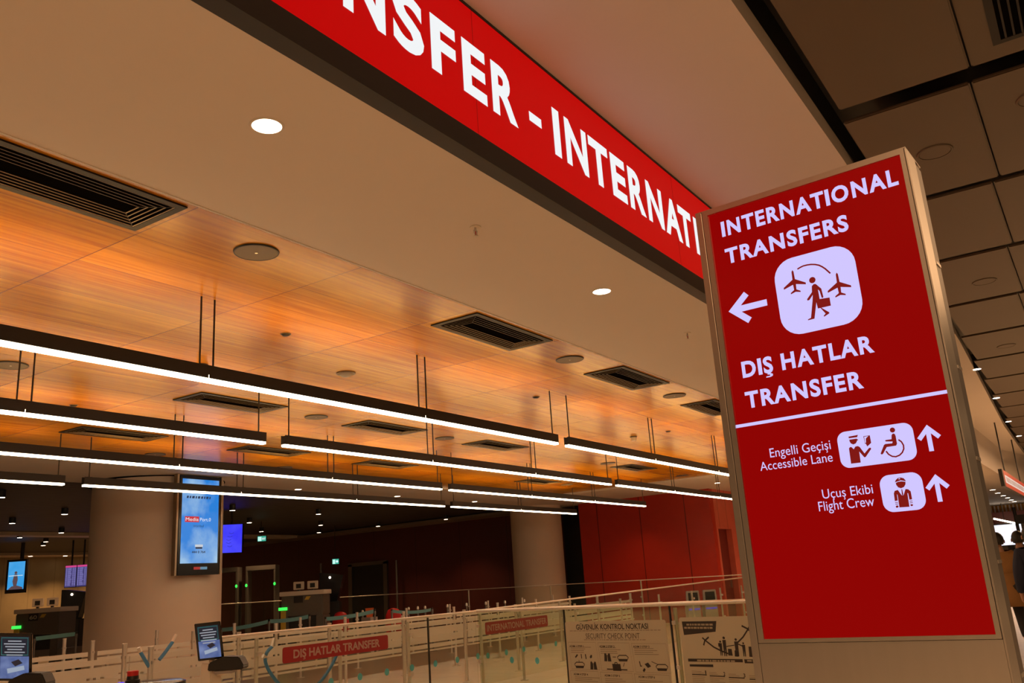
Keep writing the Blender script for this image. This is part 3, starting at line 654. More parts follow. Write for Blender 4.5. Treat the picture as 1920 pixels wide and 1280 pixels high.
# ------------------------------------------------------------------ advertising display on the big column
def lines_block(mb, fr, a0, a1, b1, n, h, gap, c, jag=.25):
    for i in range(n):
        e = a1 - (a1 - a0) * jag * random.random(); y = b1 - i * (h + gap)
        mb.flat(fr, rect(a0, y - h, e, y), c)
t = thing('advertising_display', 'tall portrait display with a blue sky advert on the big column', 'display', (-16.2, 12.33, 2.2))
fr = Fr((-16.15, 0, 0), (0, 1, 0))
MB().fbox(fr, 11.82, 12.87, 2.20, 4.27, -.13, -.006).build('casing', BLACKG, t, bevel=.01)
for y in (11.755, 12.885): MB().fbox(fr, y, y + .05, 2.20, 4.29, -.12, .0).build('side_rail', BRONZE, t, bevel=.004)
for z in (2.6, 3.8): MB().box(-16.5, -16.27, 12.2, 12.45, z, z + .1).build('wall_bracket', STEELD, t)
SKYS = em_noise('sky_screen', (.0, .20, .68), (.40, .62, .78), 1.3, 1.0)
sc_ = MB().fbox(fr, 11.885, 12.82, 2.44, 4.20, -.006, -.002).build('screen', SKYS, t)
b = MB().flat(fr, rect(11.965, 3.29, 12.32, 3.41), .0015); b.build('advert_patch', em('advert_red', (.55, .01, .03), 1.0), sc_)
b = MB(); text(b, fr, 'Media', 11.985, 12.305, 3.315, 3.385, .0, .003); AW = em('advert_white', (.75, .8, .85), 1.0); b.build('advert_lettering', AW, sc_)
b = MB(); text(b, fr, 'Port.0', 12.345, 12.62, 3.315, 3.385, .0, .003); b.build('advert_lettering', AW, sc_)
AI = em('advert_ink', (.01, .03, .08), 1.0)
for s_, a0, a1, z0, z1, of in (('istanbul', 12.18, 12.44, 3.19, 3.24, .0), ('444 0 764', 12.16, 12.50, 2.645, 2.695, .03)):
    b = MB(); text(b, fr, s_, a0, a1, z0, z1, of, .003); b.build('advert_print', AI, sc_)
b = MB(); y = 11.98
while y < 12.6: e = y + random.uniform(.04, .09); b.flat(fr, [(y + .01, 3.79), (e, 3.79), (e + .01, 3.84), (y + .02, 3.84)], .003); y = e + .015
b.build('advert_slogan', AI, sc_)
MB().flat(fr, rect(12.25, 2.735, 12.42, 2.775), .003).build('advert_bar', AI, sc_)
MB().flat(fr, rect(12.235, 2.775, 12.435, 2.825), .003).build('advert_emblem', em('advert_pale', (.55, .60, .66), 1.0), sc_)
MB().flat(fr, rect(12.22, 2.31, 12.385, 2.365), .0).build('badge_red', em('badge_red_glow', (.35, .02, .02), 1.0), t)
MB().flat(fr, rect(12.385, 2.31, 12.56, 2.365), .0).build('badge_blue', em('badge_blue_glow', (.10, .22, .32), 1.0), t)

# blue monitor behind it
t = thing('monitor', 'blue lit monitor hanging under the dark ceiling, right of the advertising display', 'monitor', (-23.2, 18.9, 3.6))
fr = Fr((-23.45, 18.78, 3.15), Vector((.60, .33, -.02)), (-.16, -.13, .97))
MB().fbox(fr, -.24, .66, -.03, .88, -.09, -.004).build('casing', BLACKG, t)
MB().fbox(fr, -.22, .64, -.01, .86, -.004, .0).build('screen', em_noise('blue_screen', (.045, .04, .92), (.08, .08, 1.0), 2.0), t)
BSD = em('blue_screen_dark', (.02, .02, .35), 1.0)
for k in range(5): b = MB(); a = .12 + .11 * random.random(); z = .2 + .1 * k; strokes(b, fr, [(a, z), (a + .08, z - .03), (a + .16, z)], .012, .002); b.build('screen_mark', BSD, t)
MB().tube([(-23.25, 18.98, 4.0), (-23.25, 18.98, 4.44)], .03, 10).build('ceiling_pole', BLACK, t)
# exit signs
for nm, (x, y, z), wd, hh, lab in (('exit_sign', (-25.6, 22.25, 3.69), .30, .18, 'green and white lit exit sign near the blue monitor'), ('exit_sign', (-26.5, 26.88, 2.87), .26, .20, 'small lit exit sign over the dark doorway in mid background')):
    t = thing(nm, lab, 'sign', (x, y, z), 'exit signs')
    fr = Fr((x, y, z), (.83, .55, 0))
    MB().fbox(fr, -wd / 2 - .02, wd / 2 + .02, -.02, hh + .02, -.06, -.004).build('case', BLACK, t)
    MB().fbox(fr, -wd / 2, wd / 2, 0, hh, -.004, 0).build('panel', em('exit_green', (.05, .42, .30), 1.0), t)
    b = MB(); b.flat(fr, rect(-wd / 2 + .01, .01, 0 - .01, hh - .02), .002); b.build('pictogram', em('exit_pale', (.55, .95, .85), 1.0), t)
    if z > 3: b = MB(); text(b, fr, 'EXIT', 0.01, wd / 2 - .01, .05, .12, .02, .003); b.build('lettering', WSIGN, t)
    else: MB().flat(fr, circ(.06, hh / 2, .05, 16), .002).build('arrow_disc', em('exit_pale2', (.75, .95, 1.0), 1.0), t)
    MB().tube([(x, y - .03, z + hh), (x, y - .03, 4.40)], .012, 8).build('hanger', BLACK, t)

for i, (x, y) in enumerate([(-41.2, 22.35), (-41.2, 24.0), (-41.2, 25.6)]): downlight(x, y, HS - .021, .10, 'small downlight on the beam at the far beige wall, %s from left' % ORD[i], 'downlights at the far wall')
# portrait advert and flight boards on the far left
t = thing('advertising_display', 'portrait display with a figure on blue, far at the left edge', 'display', (-35.4, 18.7, 2.65))
fr = Fr((-35.75, 18.55, 2.66), (.70, .46, 0))
MB().fbox(fr, -.05, .72, -.14, 1.12, -.12, -.004).build('casing', BLACKG, t)
s_ = MB().fbox(fr, .03, .66, .0, 1.04, -.004, .0).build('screen', em_noise('sky_screen_far', (.02, .30, .72), (.12, .45, .85), .8), t)
b = MB(); b.flat(fr, circ(.33, .62, .055, 14), .002); b.flat(fr, [(.27, .56), (.39, .56), (.42, .36), (.38, .1), (.28, .08), (.22, .3)], .002); b.flat(fr, [(.06, .0), (.62, .0), (.62, .07), (.40, .14), (.2, .12)], .002)
b.build('advert_figure', em('advert_figure_dark', (.10, .06, .07), 1.0), s_)
MB().flat(fr, rect(.06, .50, .60, .525), .003).build('advert_line', em('advert_cloud', (.6, .75, .85), 1.0), s_)
b = MB()
b.box(-35.3, -35.2, 18.75, 18.85, 3.78, 4.42); b.build('hanger', BLACK, t)
fb_m = em('board_blue', (.055, .045, .16), 1.0); fb_t = em('board_text', (.24, .22, .55), 1.0); fb_h = em('board_header', (.62, .06, .24), 1.0)
for i, lab in enumerate(('left', 'middle', 'right')):
    o0 = Vector((-33.92, 19.79, 2.63)) + Vector((.83, .545, 0)) * (.46 * i)
    t = thing('flight_board', '%s flight information screen with a pink header, left of the big column' % lab, 'screen', tuple(o0), 'flight information screens')
    fr = Fr(o0, (.83, .545, 0))
    MB().fbox(fr, 0, .45, -.04, .80, -.10, -.004).build('casing', BLACKG, t)
    MB().fbox(fr, .012, .438, -.02, .715, -.004, 0).build('screen', fb_m, t)
    MB().fbox(fr, .012, .438, .715, .785, -.004, 0).build('header', fb_h, t)
    b = MB()
    for r_ in range(15):
        z = .67 - r_ * .045
        for a0, a1 in ((.03, .09), (.11, .27), (.29, .34), (.36, .42)): b.flat(fr, rect(a0, z, a1 - .05 * random.random() * (a1 - a0 > .1), z + .022), .002)
    b.build('flight_rows', fb_t, t)
    MB().fbox(fr, .20, .25, .80, 1.75, -.07, -.03).build('hanger', BLACK, t)

# ------------------------------------------------------------------ security equipment
def gate(x, y, label, m=STEELD, g=1.3):
    t = thing('walk_through_gate', label, 'security gate', (x, y, 0), 'walk-through gates beyond the big column')
    u = Vector((.55, .36, 0)).normalized(); fr = Fr((x, y, 0), u)
    for a in (-.46, .40): MB().fbox(fr, a * g, (a + .06) * g, 0, 2.80, -.6, 0).build('pillar', m, t, bevel=.01)
    MB().fbox(fr, -.46 * g, .46 * g, 2.80, 2.98, -.6, 0).build('head_box', m, t, bevel=.01)
    MB().fbox(fr, -.46 * g, .46 * g, 0.002, .03, -.6, 0).build('floor_plate', STEELD, t)
    for a in (-.43, .43): MB().ell(tuple(fr.P(a * g, 2.245, .012)), .045, .045, .062).build('green_lamp', GREENL, t, smooth=True)
    return t
GM = mat('grey_gate', (.15, .135, .11), .5)
GREYD = mat('dark_grey_plastic', (.10, .085, .07), .5)
gate(-29.64, 23.79, 'grey walk-through gate with green lamps, half behind the big column', GM)
gate(-28.40, 24.64, 'grey walk-through gate with green lamps, right one of the pair', GM)
def xray(x, y, label, no, ang):
    t = thing('xray_machine', label, 'baggage scanner', (x, y, 0), 'baggage scanners')
    u = Vector((math.cos(ang), math.sin(ang), 0)); fr = Fr((x, y, 0), u)
    MB().fbox(fr, -.9, .9, .55, .72, -.9, 0).build('conveyor', STEELD, t, bevel=.01)
    b = MB(); b.fbox(fr, -.55, .62, 1.12, 1.68, -.95, .03); b.fbox(fr, -.55, -.35, .2, 1.12, -.95, .03); b.fbox(fr, .42, .62, .2, 1.12, -.95, .03); b.build('housing', GREYD, t, bevel=.02)
    MB().fbox(fr, -.34, .41, .72, 1.11, -.5, -.02).build('lead_curtain', BLACK, t)
    MB().fbox(fr, -.60, .66, 1.68, 1.80, -.97, .06).build('top_band', CREAM, t, bevel=.01)
    for a in (-.85, .78):
        for c in (-.85, -.10): MB().fbox(fr, a, a + .07, 0, .55, c, c + .07).build('leg', BLACK, t)
    MB().fbox(fr, -.62, -.38, 1.30, 1.38, .03, .07).build('green_lamp', GREENL, t)
    MB().fbox(fr, -.56, -.42, .75, 1.29, .03, .06).build('control_box', YEL, t)
    b = MB(); b.flat(fr, rect(-.20, 1.48, .06, 1.66), .036); b.build('number_plate', BLACK, t)
    if no: q = MB(); text(q, fr, no, -.17, .03, 1.52, 1.62, .02, .040); q.build('number', PAPER, t)
    MB().flat(fr, [(.10, 1.55), (.22, 1.55), (.28, 1.64), (.16, 1.64)], .036).build('warning_label', YEL, t)
    for a in (-.28, .12):
        mo = MB().fbox(fr, a, a + .3, 1.84, 2.06, -.3, -.24).build('screen_back', CREAM, t, bevel=.01)
        MB().fbox(fr, a + .08, a + .22, 1.88, 2.0, -.24, -.235).build('vent_slot', BLACK, mo)
        MB().fbox(fr, a + .12, a + .18, 1.80, 1.84, -.3, -.24).build('stand', BLACK, mo)
    return t
xray(-24.62, 13.65, 'big grey baggage scanner with a green lamp, left of the big column', '60', .58)
xray(-19.4, 18.3, 'grey baggage scanner with a green lamp, mid background right of gates', None, .58)
def tower(x, y, label, h=2.3):
    t = thing('inspection_kiosk', label, 'kiosk', (x, y, 0)); fr = Fr((x, y, 0), (.83, .55, 0))
    MB().fbox(fr, -.30, .30, 0, 1.45, -.4, 0).build('cabinet', BLACK, t, bevel=.02)
    b = MB(); b.slab(fr, [(-.30, 1.45), (.22, 1.45), (.42, 2.2), (-.22, 2.3), (-.30, 2.3)], -.38, -.05); b.build('slanted_screen', BLACKG, t, bevel=.01)
    MB().ell(tuple(fr.P(0.02, 2.15, -.03)), .03, .03, .03).build('indicator_lamp', LAMP, t)
tower(-25.85, 15.3, 'black kiosk with a slanted screen under the flight screens')
tower(-19.9, 19.9, 'black kiosk with a slanted screen over the mid background scanner')
def chair(x, y, rz, label):
    t = thing('shell_chair', label, 'chair', (x, y, 0), 'red chairs in the control area'); t.rotation_euler = (0, 0, 0)
    c, s = math.cos(rz), math.sin(rz); q = lambda a, b_, z: (x + a * c - b_ * s, y + a * s + b_ * c, z)
    b = MB(); vs = []; n = 9
    for i in range(n):
        f = -1 + 2 * i / (n - 1)
        for z, r_ in ((.50, .22), (.72, .25), (.98, .24), (1.15, .16)): vs.append(q(f * r_, -.20 - .05 * (1 - f * f) - .1 * (z - .5), z - .05 * f * f))
    b.add(vs, [(i * 4 + k, i * 4 + k + 1, i * 4 + k + 5, i * 4 + k + 4) for i in range(n - 1) for k in range(3)])
    bo = b.build('backrest', REDP, t, smooth=True); md = bo.modifiers.new('thick', 'SOLIDIFY'); md.thickness = .025
    fr = Fr(q(0, 0, 0), (c, s, 0)); MB().fbox(fr, -.23, .23, .47, .51, -.21, .23).build('seat', REDP, t, bevel=.015)
    for a in (-.19, .19):
        for d in (-.17, .19): MB().tube([fr.P(a, .47, d), fr.P(a * 1.15, 0, d * 1.15)], .012, 8).build('leg', STEELD, t)
for x, y, l in [(-19.33, 19.85, 'red shell chair left of the glass gate post, mid background'), (-18.04, 20.7, 'red shell chair in the mid background, rightmost'), (-20.6, 20.9, 'red shell chair partly behind the orange bin'), (-25.2, 15.3, 'red shell chair close to the left side of the big column')]:
    chair(x, y, .6 if x > -22 else 2.6, l)
t = thing('plastic_bin', 'orange plastic tray bin between scanner and red chair', 'bin', (-18.2, 19.75, 0))
MB().box(-18.38, -18.03, 19.65, 19.95, 0, .95).build('stand', GREYP, t); b = MB(); b.lathe(-18.2, 19.8, [(.12, .95), (.17, 1.2), (.16, 1.2), (.115, .97)], 4); b.build('tray', ORP, t)
# frames of the dark doorway in the shaded red wall
t = struct('door_2', MB().box(-28.9, -27.0, 30.36, 30.395, 0, 2.85), BLACK)
for x in (-29.1, -27.0): MB().box(x, x + .22, 30.30, 30.40, 0, 2.95).build('jamb', STEELD, t)
MB().box(-29.1, -26.78, 30.30, 30.40, 2.85, 3.0).build('lintel', STEELD, t)
for i, (x, y, z) in enumerate([(-30.2, 29.7, 3.1), (-25.7, 29.7, 2.93)]):
    t = thing('slim_pole', ['slim grey pole left of the dark doorway', 'slim grey pole right of the dark doorway'][i], 'pole', (x, y, 0)); MB().cyl(x, y, 0, z, .05).build('tube', STEELD, t); MB().cyl(x, y, 0, .02, .14).build('foot', STEELD, t)

# ------------------------------------------------------------------ queue barriers
def qpost(x, y, label, grp):
    t = thing('queue_post', label, 'post', (x, y, 0), grp)
    MB().cyl(x, y, .012, 1.185, .028, 16).build('tube', POST, t, smooth=True)
    MB().lathe(x, y, [(.0, 1.2), (.026, 1.2), (.031, 1.196), (.031, 1.18)], 16).build('cap', POST, t, smooth=True)
    MB().lathe(x, y, [(.09, 0.001), (.09, .010), (.03, .016)], 20).build('base_plate', POST, t, smooth=True)
    b = MB(); b.box(x - .045, x + .045, y - .012, y + .012, .60, .63); b.build('clamp', POST, t)
    b = MB(); b.box(x - .045, x + .045, y - .012, y + .012, 1.03, 1.06); b.build('clamp', POST, t)
    return t
def slats(x, y0, y1, label, grp):
    t = thing('slat_barrier', label, 'barrier', (x, y0, 0), grp)
    for z0, z1 in ((.595, .622), (.645, .708), (.732, .838), (.862, .968), (.992, 1.05)): MB().box(x - .012, x + .012, y0 + .07, y1 - .07, z0, z1).build('slat', SLAT, t)
    for y in (y0 + .25, y1 - .25):
        MB().box(x - .022, x - .0125, y - .02, y + .02, .60, 1.03).build('strap', POST, t)
    return t
ROWS = [(-9.8, 13.1, -5, 4, 'in the row just behind the glass rail'), (-12.05, 14.1, -5, 4, 'in the middle queue row'), (-14.6, 13.75, -4, 6, 'in the back queue row')]
qp0 = sl0 = None; PITCH = 1.65
for x, yb, k0, k1, where in ROWS:
    pit_ = PITCH if x > -14 else 1.72
    yy = [yb + pit_ * k for k in range(k0, k1 + 1)]
    for i, y in enumerate(yy):
        l = 'slim steel queue post %s, %s from the left' % (where, ORD[i])
        if qp0 is None: qp0 = qpost(x, y, l, 'steel queue posts')
        else: dup(qp0, (x, y, 0), l)
    if pit_ != PITCH: continue
    for i, y in enumerate(yy[:-1]):
        l = 'cream slatted barrier panel %s, %s from the left' % (where, ORD[i])
        if sl0 is None: sl0 = slats(x, y, y + pit_, l, 'cream slatted barrier panels')
        else: dup(sl0, (x, y, 0), l)
dup(qp0, (-8.3, 5.8, 0), 'slim steel queue post with two blue rope ends, left of the tablet')
# ------------------------------------------------------------------ glass barriers
def gpanel(b): pass
def glass_run(name, label, pts, splits, posts, dots, rail_r, gm, ph=1.15, zb=.08, dot_z=.53, seams=()):
    """pts: two rail ends; splits/posts/dots are distances along it"""
    p0, p1 = Vector(pts[0]), Vector(pts[1]); d = Vector((p1.x - p0.x, p1.y - p0.y, 0)); Ln = d.length; d.normalize()
    t = thing(name, label, 'barrier', (p0.x, p0.y, 0), 'glass barriers')
    zt = lambda a: p0.z + (p1.z - p0.z) * a / Ln
    fr = Fr((p0.x, p0.y, 0), d)
    MB().tube([p0, p1], rail_r, 12).build('rail', POST, t, smooth=True)
    for i, (a, c) in enumerate(zip(splits[:-1], splits[1:])):
        q = [(a + .012, zb), (c - .012, zb), (c - .012, zt(c) - .025), (a + .012, zt(a) - .025)]
        g = MB().slab(fr, q, -.006, .006).build('glass_panel', gm, t)
        for e in dots:
            if a < e < c: MB().flat(fr, circ(e, dot_z, .046, 20), .0075).build('safety_dot', TEALD, g)
    for a in posts:
        x, y = fr.P(a, 0, -.045)[:2]
        MB().cyl(x, y, 0, min(ph, zt(a)), .024, 14).build('post', POST, t, smooth=True)
        MB().cyl(x, y, 0, .012, .07, 18).build('base_plate', POST, t)
        for z in (.42, .95): MB().fbox(fr, a - .03, a + .03, z, z + .045, -.04, .012).build('clamp', POST, t)
    for a in seams: MB().fbox(fr, a - .009, a + .009, zb, zt(a) - .02, -.012, .012).build('edge_strip', BLACK, t)
    return t, fr
gA, frA = glass_run('glass_barrier', 'near glass barrier carrying the first red transfer sticker', [(-8.6, 6.75, 1.2), (-8.6, 11.80, 1.2)], [0, 2.08, 3.85, 5.05], [.70, 2.08, 3.45], [1.86 + .53 * k for k in range(7)], .018, GLASS, seams=[3.85])
gE, frE = glass_run('glass_barrier', 'long glass barrier running away behind the corner post', [(-8.7, 11.9, 1.2), (-8.7, 24.5, 1.36)], [0, 1.4, 3.3, 5.2, 7.1, 9.0, 10.9, 12.55], [1.4, 3.3, 5.2, 7.1, 9.0, 10.9, 12.5], [.3 + .53 * k for k in range(8)], .016, GLASS, dot_z=.5)
P0 = Vector((-8.62, 11.86, 1.2)); DB = Vector((.96159, -.27450, 0))
gB, frB = glass_run('glass_barrier', 'nearest glass barrier carrying the two paper posters', [tuple(P0), tuple(P0 + DB * 6.6)], [0, 2.0, 3.96, 6.6], [0.02, 3.99, 6.5], [.80, 1.37], .026, GLASSB, dot_z=.48, seams=[2.0, 3.94])
# eye-level glass screen farther back
pts = [(-24.5, 19.4, 1.59), (-23.0, 22.8, 1.56), (-18.6, 25.2, 1.52), (-8.94, 25.4, 1.425)]
for i, lab in enumerate(['tall glass screen leaving the big column, first stretch', 'tall glass screen before the scanners, second stretch', 'tall glass screen in front of the pale far column and red wall']):
    Ln = math.hypot(pts[i + 1][0] - pts[i][0], pts[i + 1][1] - pts[i][1]); n = max(2, round(Ln / 1.9))
    glass_run('glass_screen', lab, [pts[i], pts[i + 1]], [Ln * k / n for k in range(n + 1)], [Ln - .02] if i < 2 else [Ln * .33, Ln * .66, Ln - .02], [], .014, GLASS, ph=1.5)

# stickers on the glass
t = thing('transfer_sticker', 'red rounded sticker with Turkish transfer lettering on the near glass', 'sign', (-8.58, 8.75, .92), 'red transfer stickers')
fr = Fr((-8.585, 0, 0), (0, 1, 0))
MB().slab(fr, rrect(7.80, .828, 9.70, 1.012, .03), -.004, .001).build('sticker', REDSTK, t)
b = MB(); text(b, fr, 'DI\u015e HATLAR TRANSFER', 7.97, 9.53, .872, .972, .03, .003); b.build('lettering', STKTXT, t)
t = thing('transfer_sticker', 'red rounded sticker with English transfer lettering on the farther glass', 'sign', (-8.68, 13.1, .91), 'red transfer stickers')
fr = Fr((-8.685, 0, 0), (0, 1, 0))
MB().slab(fr, rrect(12.16, .818, 14.08, 1.008, .03), -.004, .001).build('sticker', REDSTK, t)
b = MB(); text(b, fr, 'INTERNATIONAL TRANSFER', 12.20, 14.04, .865, .965, .02, .003); b.build('lettering', STKTXT, t)

# posters
fr = Fr(tuple(P0 + Vector((0, 0, -1.2))), DB)
def pm1(x, y): return (2.0 + (x - 60) * .001022, 1.005 - (y - (150 - 45 * (x - 60) / 1810)) * .000694)
t = thing('paper_poster', 'cream security check poster with boxed drawings on the nearest glass', 'poster', tuple(fr.P(2.9, .1, .01)), 'posters on the glass')
MB().slab(fr, rrect(2.02, .06, 3.86, 1.012, .03), .008, .012).build('sheet', PAPER, t)
b = MB()
def poly1(pts, c=.0135): b.flat(fr, [pm1(*p) for p in pts], c)
def line1(pts, wd, c=.0135): strokes(b, fr, [pm1(*p) for p in pts], wd * .001, c)
L1 = MB(); text(L1, fr, 'G\u00dcVENL\u0130K KONTROL NOKTASI', 2.24, 3.565, .903, .972, .02, .0135); L1.build('title', INK, t)
L1 = MB(); text(L1, fr, 'SECURITY CHECK POINT', 2.415, 3.405, .785, .852, .004, .0135); L1.build('subtitle', mat('mid_ink', (.075, .055, .035), .6), t)
for i, x in enumerate((135, 705, 1305)):
    L1 = MB(); a, z = pm1(x, 0)[0], .672; text(L1, fr, 'ADIM %d STEP %d' % (i + 1, i + 1), a, a + .28, z, z + .026, .02, .0135); L1.build('step_heading', INK, t)
for i, x in enumerate((175, 755, 1345)):
    L1 = MB(); a, z = pm1(x, 0)[0], .305; text(L1, fr, 'ADIM %d STEP %d' % (i + 4, i + 4), a, a + .28, z, z + .026, .02, .0135); L1.build('step_heading', INK, t)
for wds, y in ((165, 300), (430, 470)):
    x = wds
    while x < (1755 if wds < 200 else 1515):
        e = x + random.randint(20, 70); line1([(x, y + 20 - 45 * (x / 1810)), (e, y + 20 - 45 * (e / 1810))], 9); x = e + 14
for x0, x1 in ((115, 640), (680, 1240), (1280, 1850)):
    for y0, y1, dx in ((535, 1040, 20), (1075, 1500, 50)):
        yo = -45 * x0 / 1810 * .4
        line1([(x0, y0 + yo), (x1, y0 + yo - 12), (x1 + 35, y1 + yo - 12), (x0 + 35, y1 + yo), (x0, y0 + yo)], 4)
    for k in range(4): 
        y = 628 + k * 34 - 45 * x0 / 1810 * .5; line1([(x0 + 40, y), (x0 + 40 + random.randint(250, 440), y - 10)], 7)
    for k in range(3):
        y = 1190 + k * 34 - 45 * x0 / 1810 * .5; line1([(x0 + 80, y), (x0 + 80 + random.randint(300, 480), y - 10)], 7)
b.build('fine_print', INKL, t)
b = MB()
def tray(x, y): 
    poly1([(x - 85, y + 20), (x + 85, y + 15), (x + 70, y + 60), (x - 70, y + 65)]); line1([(x - 85, y + 20), (x - 95, y - 10), (x - 60, y - 45), (x + 60, y - 50), (x + 95, y - 15), (x + 85, y + 15)], 12)
def jacket(x, y): poly1([(x - 30, y - 75), (x - 50, y - 60), (x - 60, y + 80), (x - 6, y + 80), (x - 3, y - 30)]); poly1([(x + 30, y - 75), (x + 50, y - 60), (x + 68, y + 78), (x + 6, y + 80), (x + 3, y - 30)])
tray(305, 955); jacket(565, 950); jacket(835, 785); tray(1110, 790); tray(1750, 920)
poly1([(910, 905), (1055, 900), (1065, 1025), (920, 1030)]); line1([(955, 905), (960, 880), (1000, 878), (1005, 902)], 12); line1([(810, 1005), (1170, 1000)], 14)
line1([(235, 820), (280, 765)], 22); line1([(350, 750), (355, 835)], 14); line1([(430, 750), (440, 840)], 18); poly1([(510, 800), (530, 760), (555, 760), (550, 810), (520, 825)]); line1([(300, 865), (302, 920)], 8); line1([(930, 780), (990, 778)], 9); line1([(1130, 875), (1105, 945)], 9)
line1([(1390, 835), (1400, 920), (1425, 915)], 16); poly1([(1470, 880), (1530, 850), (1575, 915), (1520, 945)]); line1([(1440, 1010), (1470, 960)], 30); line1([(1590, 830), (1700, 880)], 8)
b.build('drawings', INK, t)

t = thing('paper_poster', 'cream passenger information poster with family silhouettes, beside the totem', 'poster', tuple(fr.P(4.9, .1, .01)), 'posters on the glass')
def pm2(x, y): return (4.10 + (x - 50) * .000824, 1.025 - (y - (150 - 60 * (x - 50) / 1360)) * .000681)
MB().slab(fr, rrect(4.08, .06, 5.95, 1.035, .03), .008, .012).build('sheet', PAPER, t)
b = MB()
def poly2(pts, c=.0135): b.flat(fr, [pm2(*p) for p in pts], c)
def line2(pts, wd, c=.0135): strokes(b, fr, [pm2(*p) for p in pts], wd * .00082, c)
def skw(x, y): return (x, y - 60 * (x - 50) / 1360)
poly2([(80, 205), (720, 180), (685, 360), (95, 440)]); poly2([(1345, 150), (1900, 110), (1900, 300), (1440, 320)])
poly2([(120, 842), (1095, 790), (1095, 842), (120, 892)]); poly2([(1120, 790), (2000, 750), (2000, 805), (1125, 855)]); poly2([(140, 938), (570, 912), (570, 955), (140, 975)])
for x in (165, 485, 820, 1170, 1540): line2([(x, 1105), (x + 270, 1095)], 14)
def person2(x, yt, yb, w_):
    h = yb - yt; r_ = h * .07
    b.flat(fr, [pm2(x + r_ * math.cos(g * .52), yt + r_ + r_ * math.sin(g * .52)) for g in range(12)], .0135)
    poly2([(x - w_, yt + h * .18), (x + w_, yt + h * .17), (x + w_ * .9, yt + h * .55), (x + w_ * .8, yb), (x + w_ * .25, yb), (x, yt + h * .62), (x - w_ * .3, yb), (x - w_ * .85, yb), (x - w_ * .9, yt + h * .55)])
person2(745, 505, 755, 24); person2(815, 435, 760, 30); person2(1020, 455, 750, 32); person2(1140, 515, 745, 26); person2(1385, 405, 745, 32)
poly2([(705, 550), (735, 545), (735, 605), (705, 610)])
for x0, y0, x1, y1 in ((860, 635, 935, 745), (970, 655, 1030, 755), (1215, 580, 1305, 745)): poly2([(x0 + 6, y0), (x1 - 6, y0), (x1, y1), (x0, y1)])
line2([(845, 600), (880, 590), (985, 570)], 12); line2([(1045, 545), (1125, 580)], 16); line2([(1290, 545), (1360, 460)], 14); line2([(1400, 465), (1440, 380)], 14)
line2([(430, 470), (500, 530), (620, 620), (740, 675), (860, 715)], 22); line2([(440, 600), (470, 520), (550, 455)], 24)
line2([(1040, 530), (1150, 430), (1250, 300), (1290, 230)], 22); line2([(1150, 245), (1240, 290), (1320, 370)], 24)
b.build('silhouettes', INK, t)
b = MB()
for i, (x, n) in enumerate(((410, '1'), (735, '2'), (1075, '3'), (1445, '1'))):
    a, z = pm2(x, 1090); text(b, fr, n, a, a + (.016 if n == '1' else .026), z + .004, z + .046, .02, .0135)
b.build('step_numbers', INK, t)
RP = mat('poster_print', (.30, .25, .17), .6)
for k in range(2):
    b = MB(); x = 165 - k * 50
    while x < 600 + 40 * k:
        e = x + random.randint(25, 70); line2([(x, 262 + k * 55 - 20 * x / 640), (e, 262 + k * 55 - 20 * e / 640)], 26, .015); x = e + 12
    b.build('reversed_print', RP, t)
for x0, x1, y in ((290, 900, 862), (1170, 1480, 812)):
    b = MB(); x = x0
    while x < x1: e = x + random.randint(30, 80); line2([(x, y - (x - x0) * .045), (e, y - (e - x0) * .045)], 22, .015); x = e + 14
    b.build('reversed_print', RP, t)
b = MB()
for x in (165, 485, 820, 1170):
    for k in range(4): line2([(x, 1140 + k * 30), (x + random.randint(150, 270), 1135 + k * 30)], 6)
    for k in range(2): line2([(x, 1050 + k * 25), (x + random.randint(120, 230), 1045 + k * 25)], 6)
b.build('fine_print', INKL, t)

# ------------------------------------------------------------------ ropes, belts and far posts
def rope(label, pts, tips, r=.021):
    # smooth the path
    P = [Vector(p) for p in pts]; out = []
    for i in range(len(P) - 1):
        a, c, d, e = P[max(i - 1, 0)], P[i], P[i + 1], P[min(i + 2, len(P) - 1)]
        for k in range(5):
            u = k / 5; out.append(.5 * ((2 * c) + (d - a) * u + (2 * a - 5 * c + 4 * d - e) * u * u + (3 * c - a - 3 * d + e) * u ** 3))
    out.append(P[-1])
    t = thing('barrier_rope', label, 'rope', tuple(P[0]), 'blue barrier ropes')
    MB().tube(out, r, 10).build('rope', BLUEH, t, smooth=True)
    for a, c in tips: MB().tube([a, c], r * 1.1, 10).build('metal_tip', STEEL, t, smooth=True)
    return t
xr = -8.83
rope('blue sagging rope hooked behind the near glass, under the red sticker', [(xr, 7.86, 1.03), (xr, 7.77, .96), (xr, 7.75, .86), (xr, 7.84, .71), (xr, 8.04, .52), (xr, 8.26, .43), (xr, 8.53, .46), (xr, 8.77, .61), (xr, 8.94, .80), (xr, 8.99, .95)], [((xr, 7.85, 1.02), (xr, 7.89, 1.12)), ((xr, 7.71, .93), (xr, 7.78, .90)), ((xr, 8.99, .95), (xr, 9.0, 1.02))])
rope('short blue rope end leaning left from the post, left of the tablet', [(-8.3, 5.68, 1.155), (-8.3, 5.74, 1.07), (-8.3, 5.79, 1.0)], [((-8.3, 5.66, 1.20), (-8.3, 5.68, 1.155))], .018)
rope('short blue rope end leaning right from the post, left of the tablet', [(-8.3, 6.05, 1.22), (-8.3, 5.97, 1.13), (-8.3, 5.90, 1.06)], [((-8.3, 6.09, 1.29), (-8.3, 6.05, 1.22))], .018)
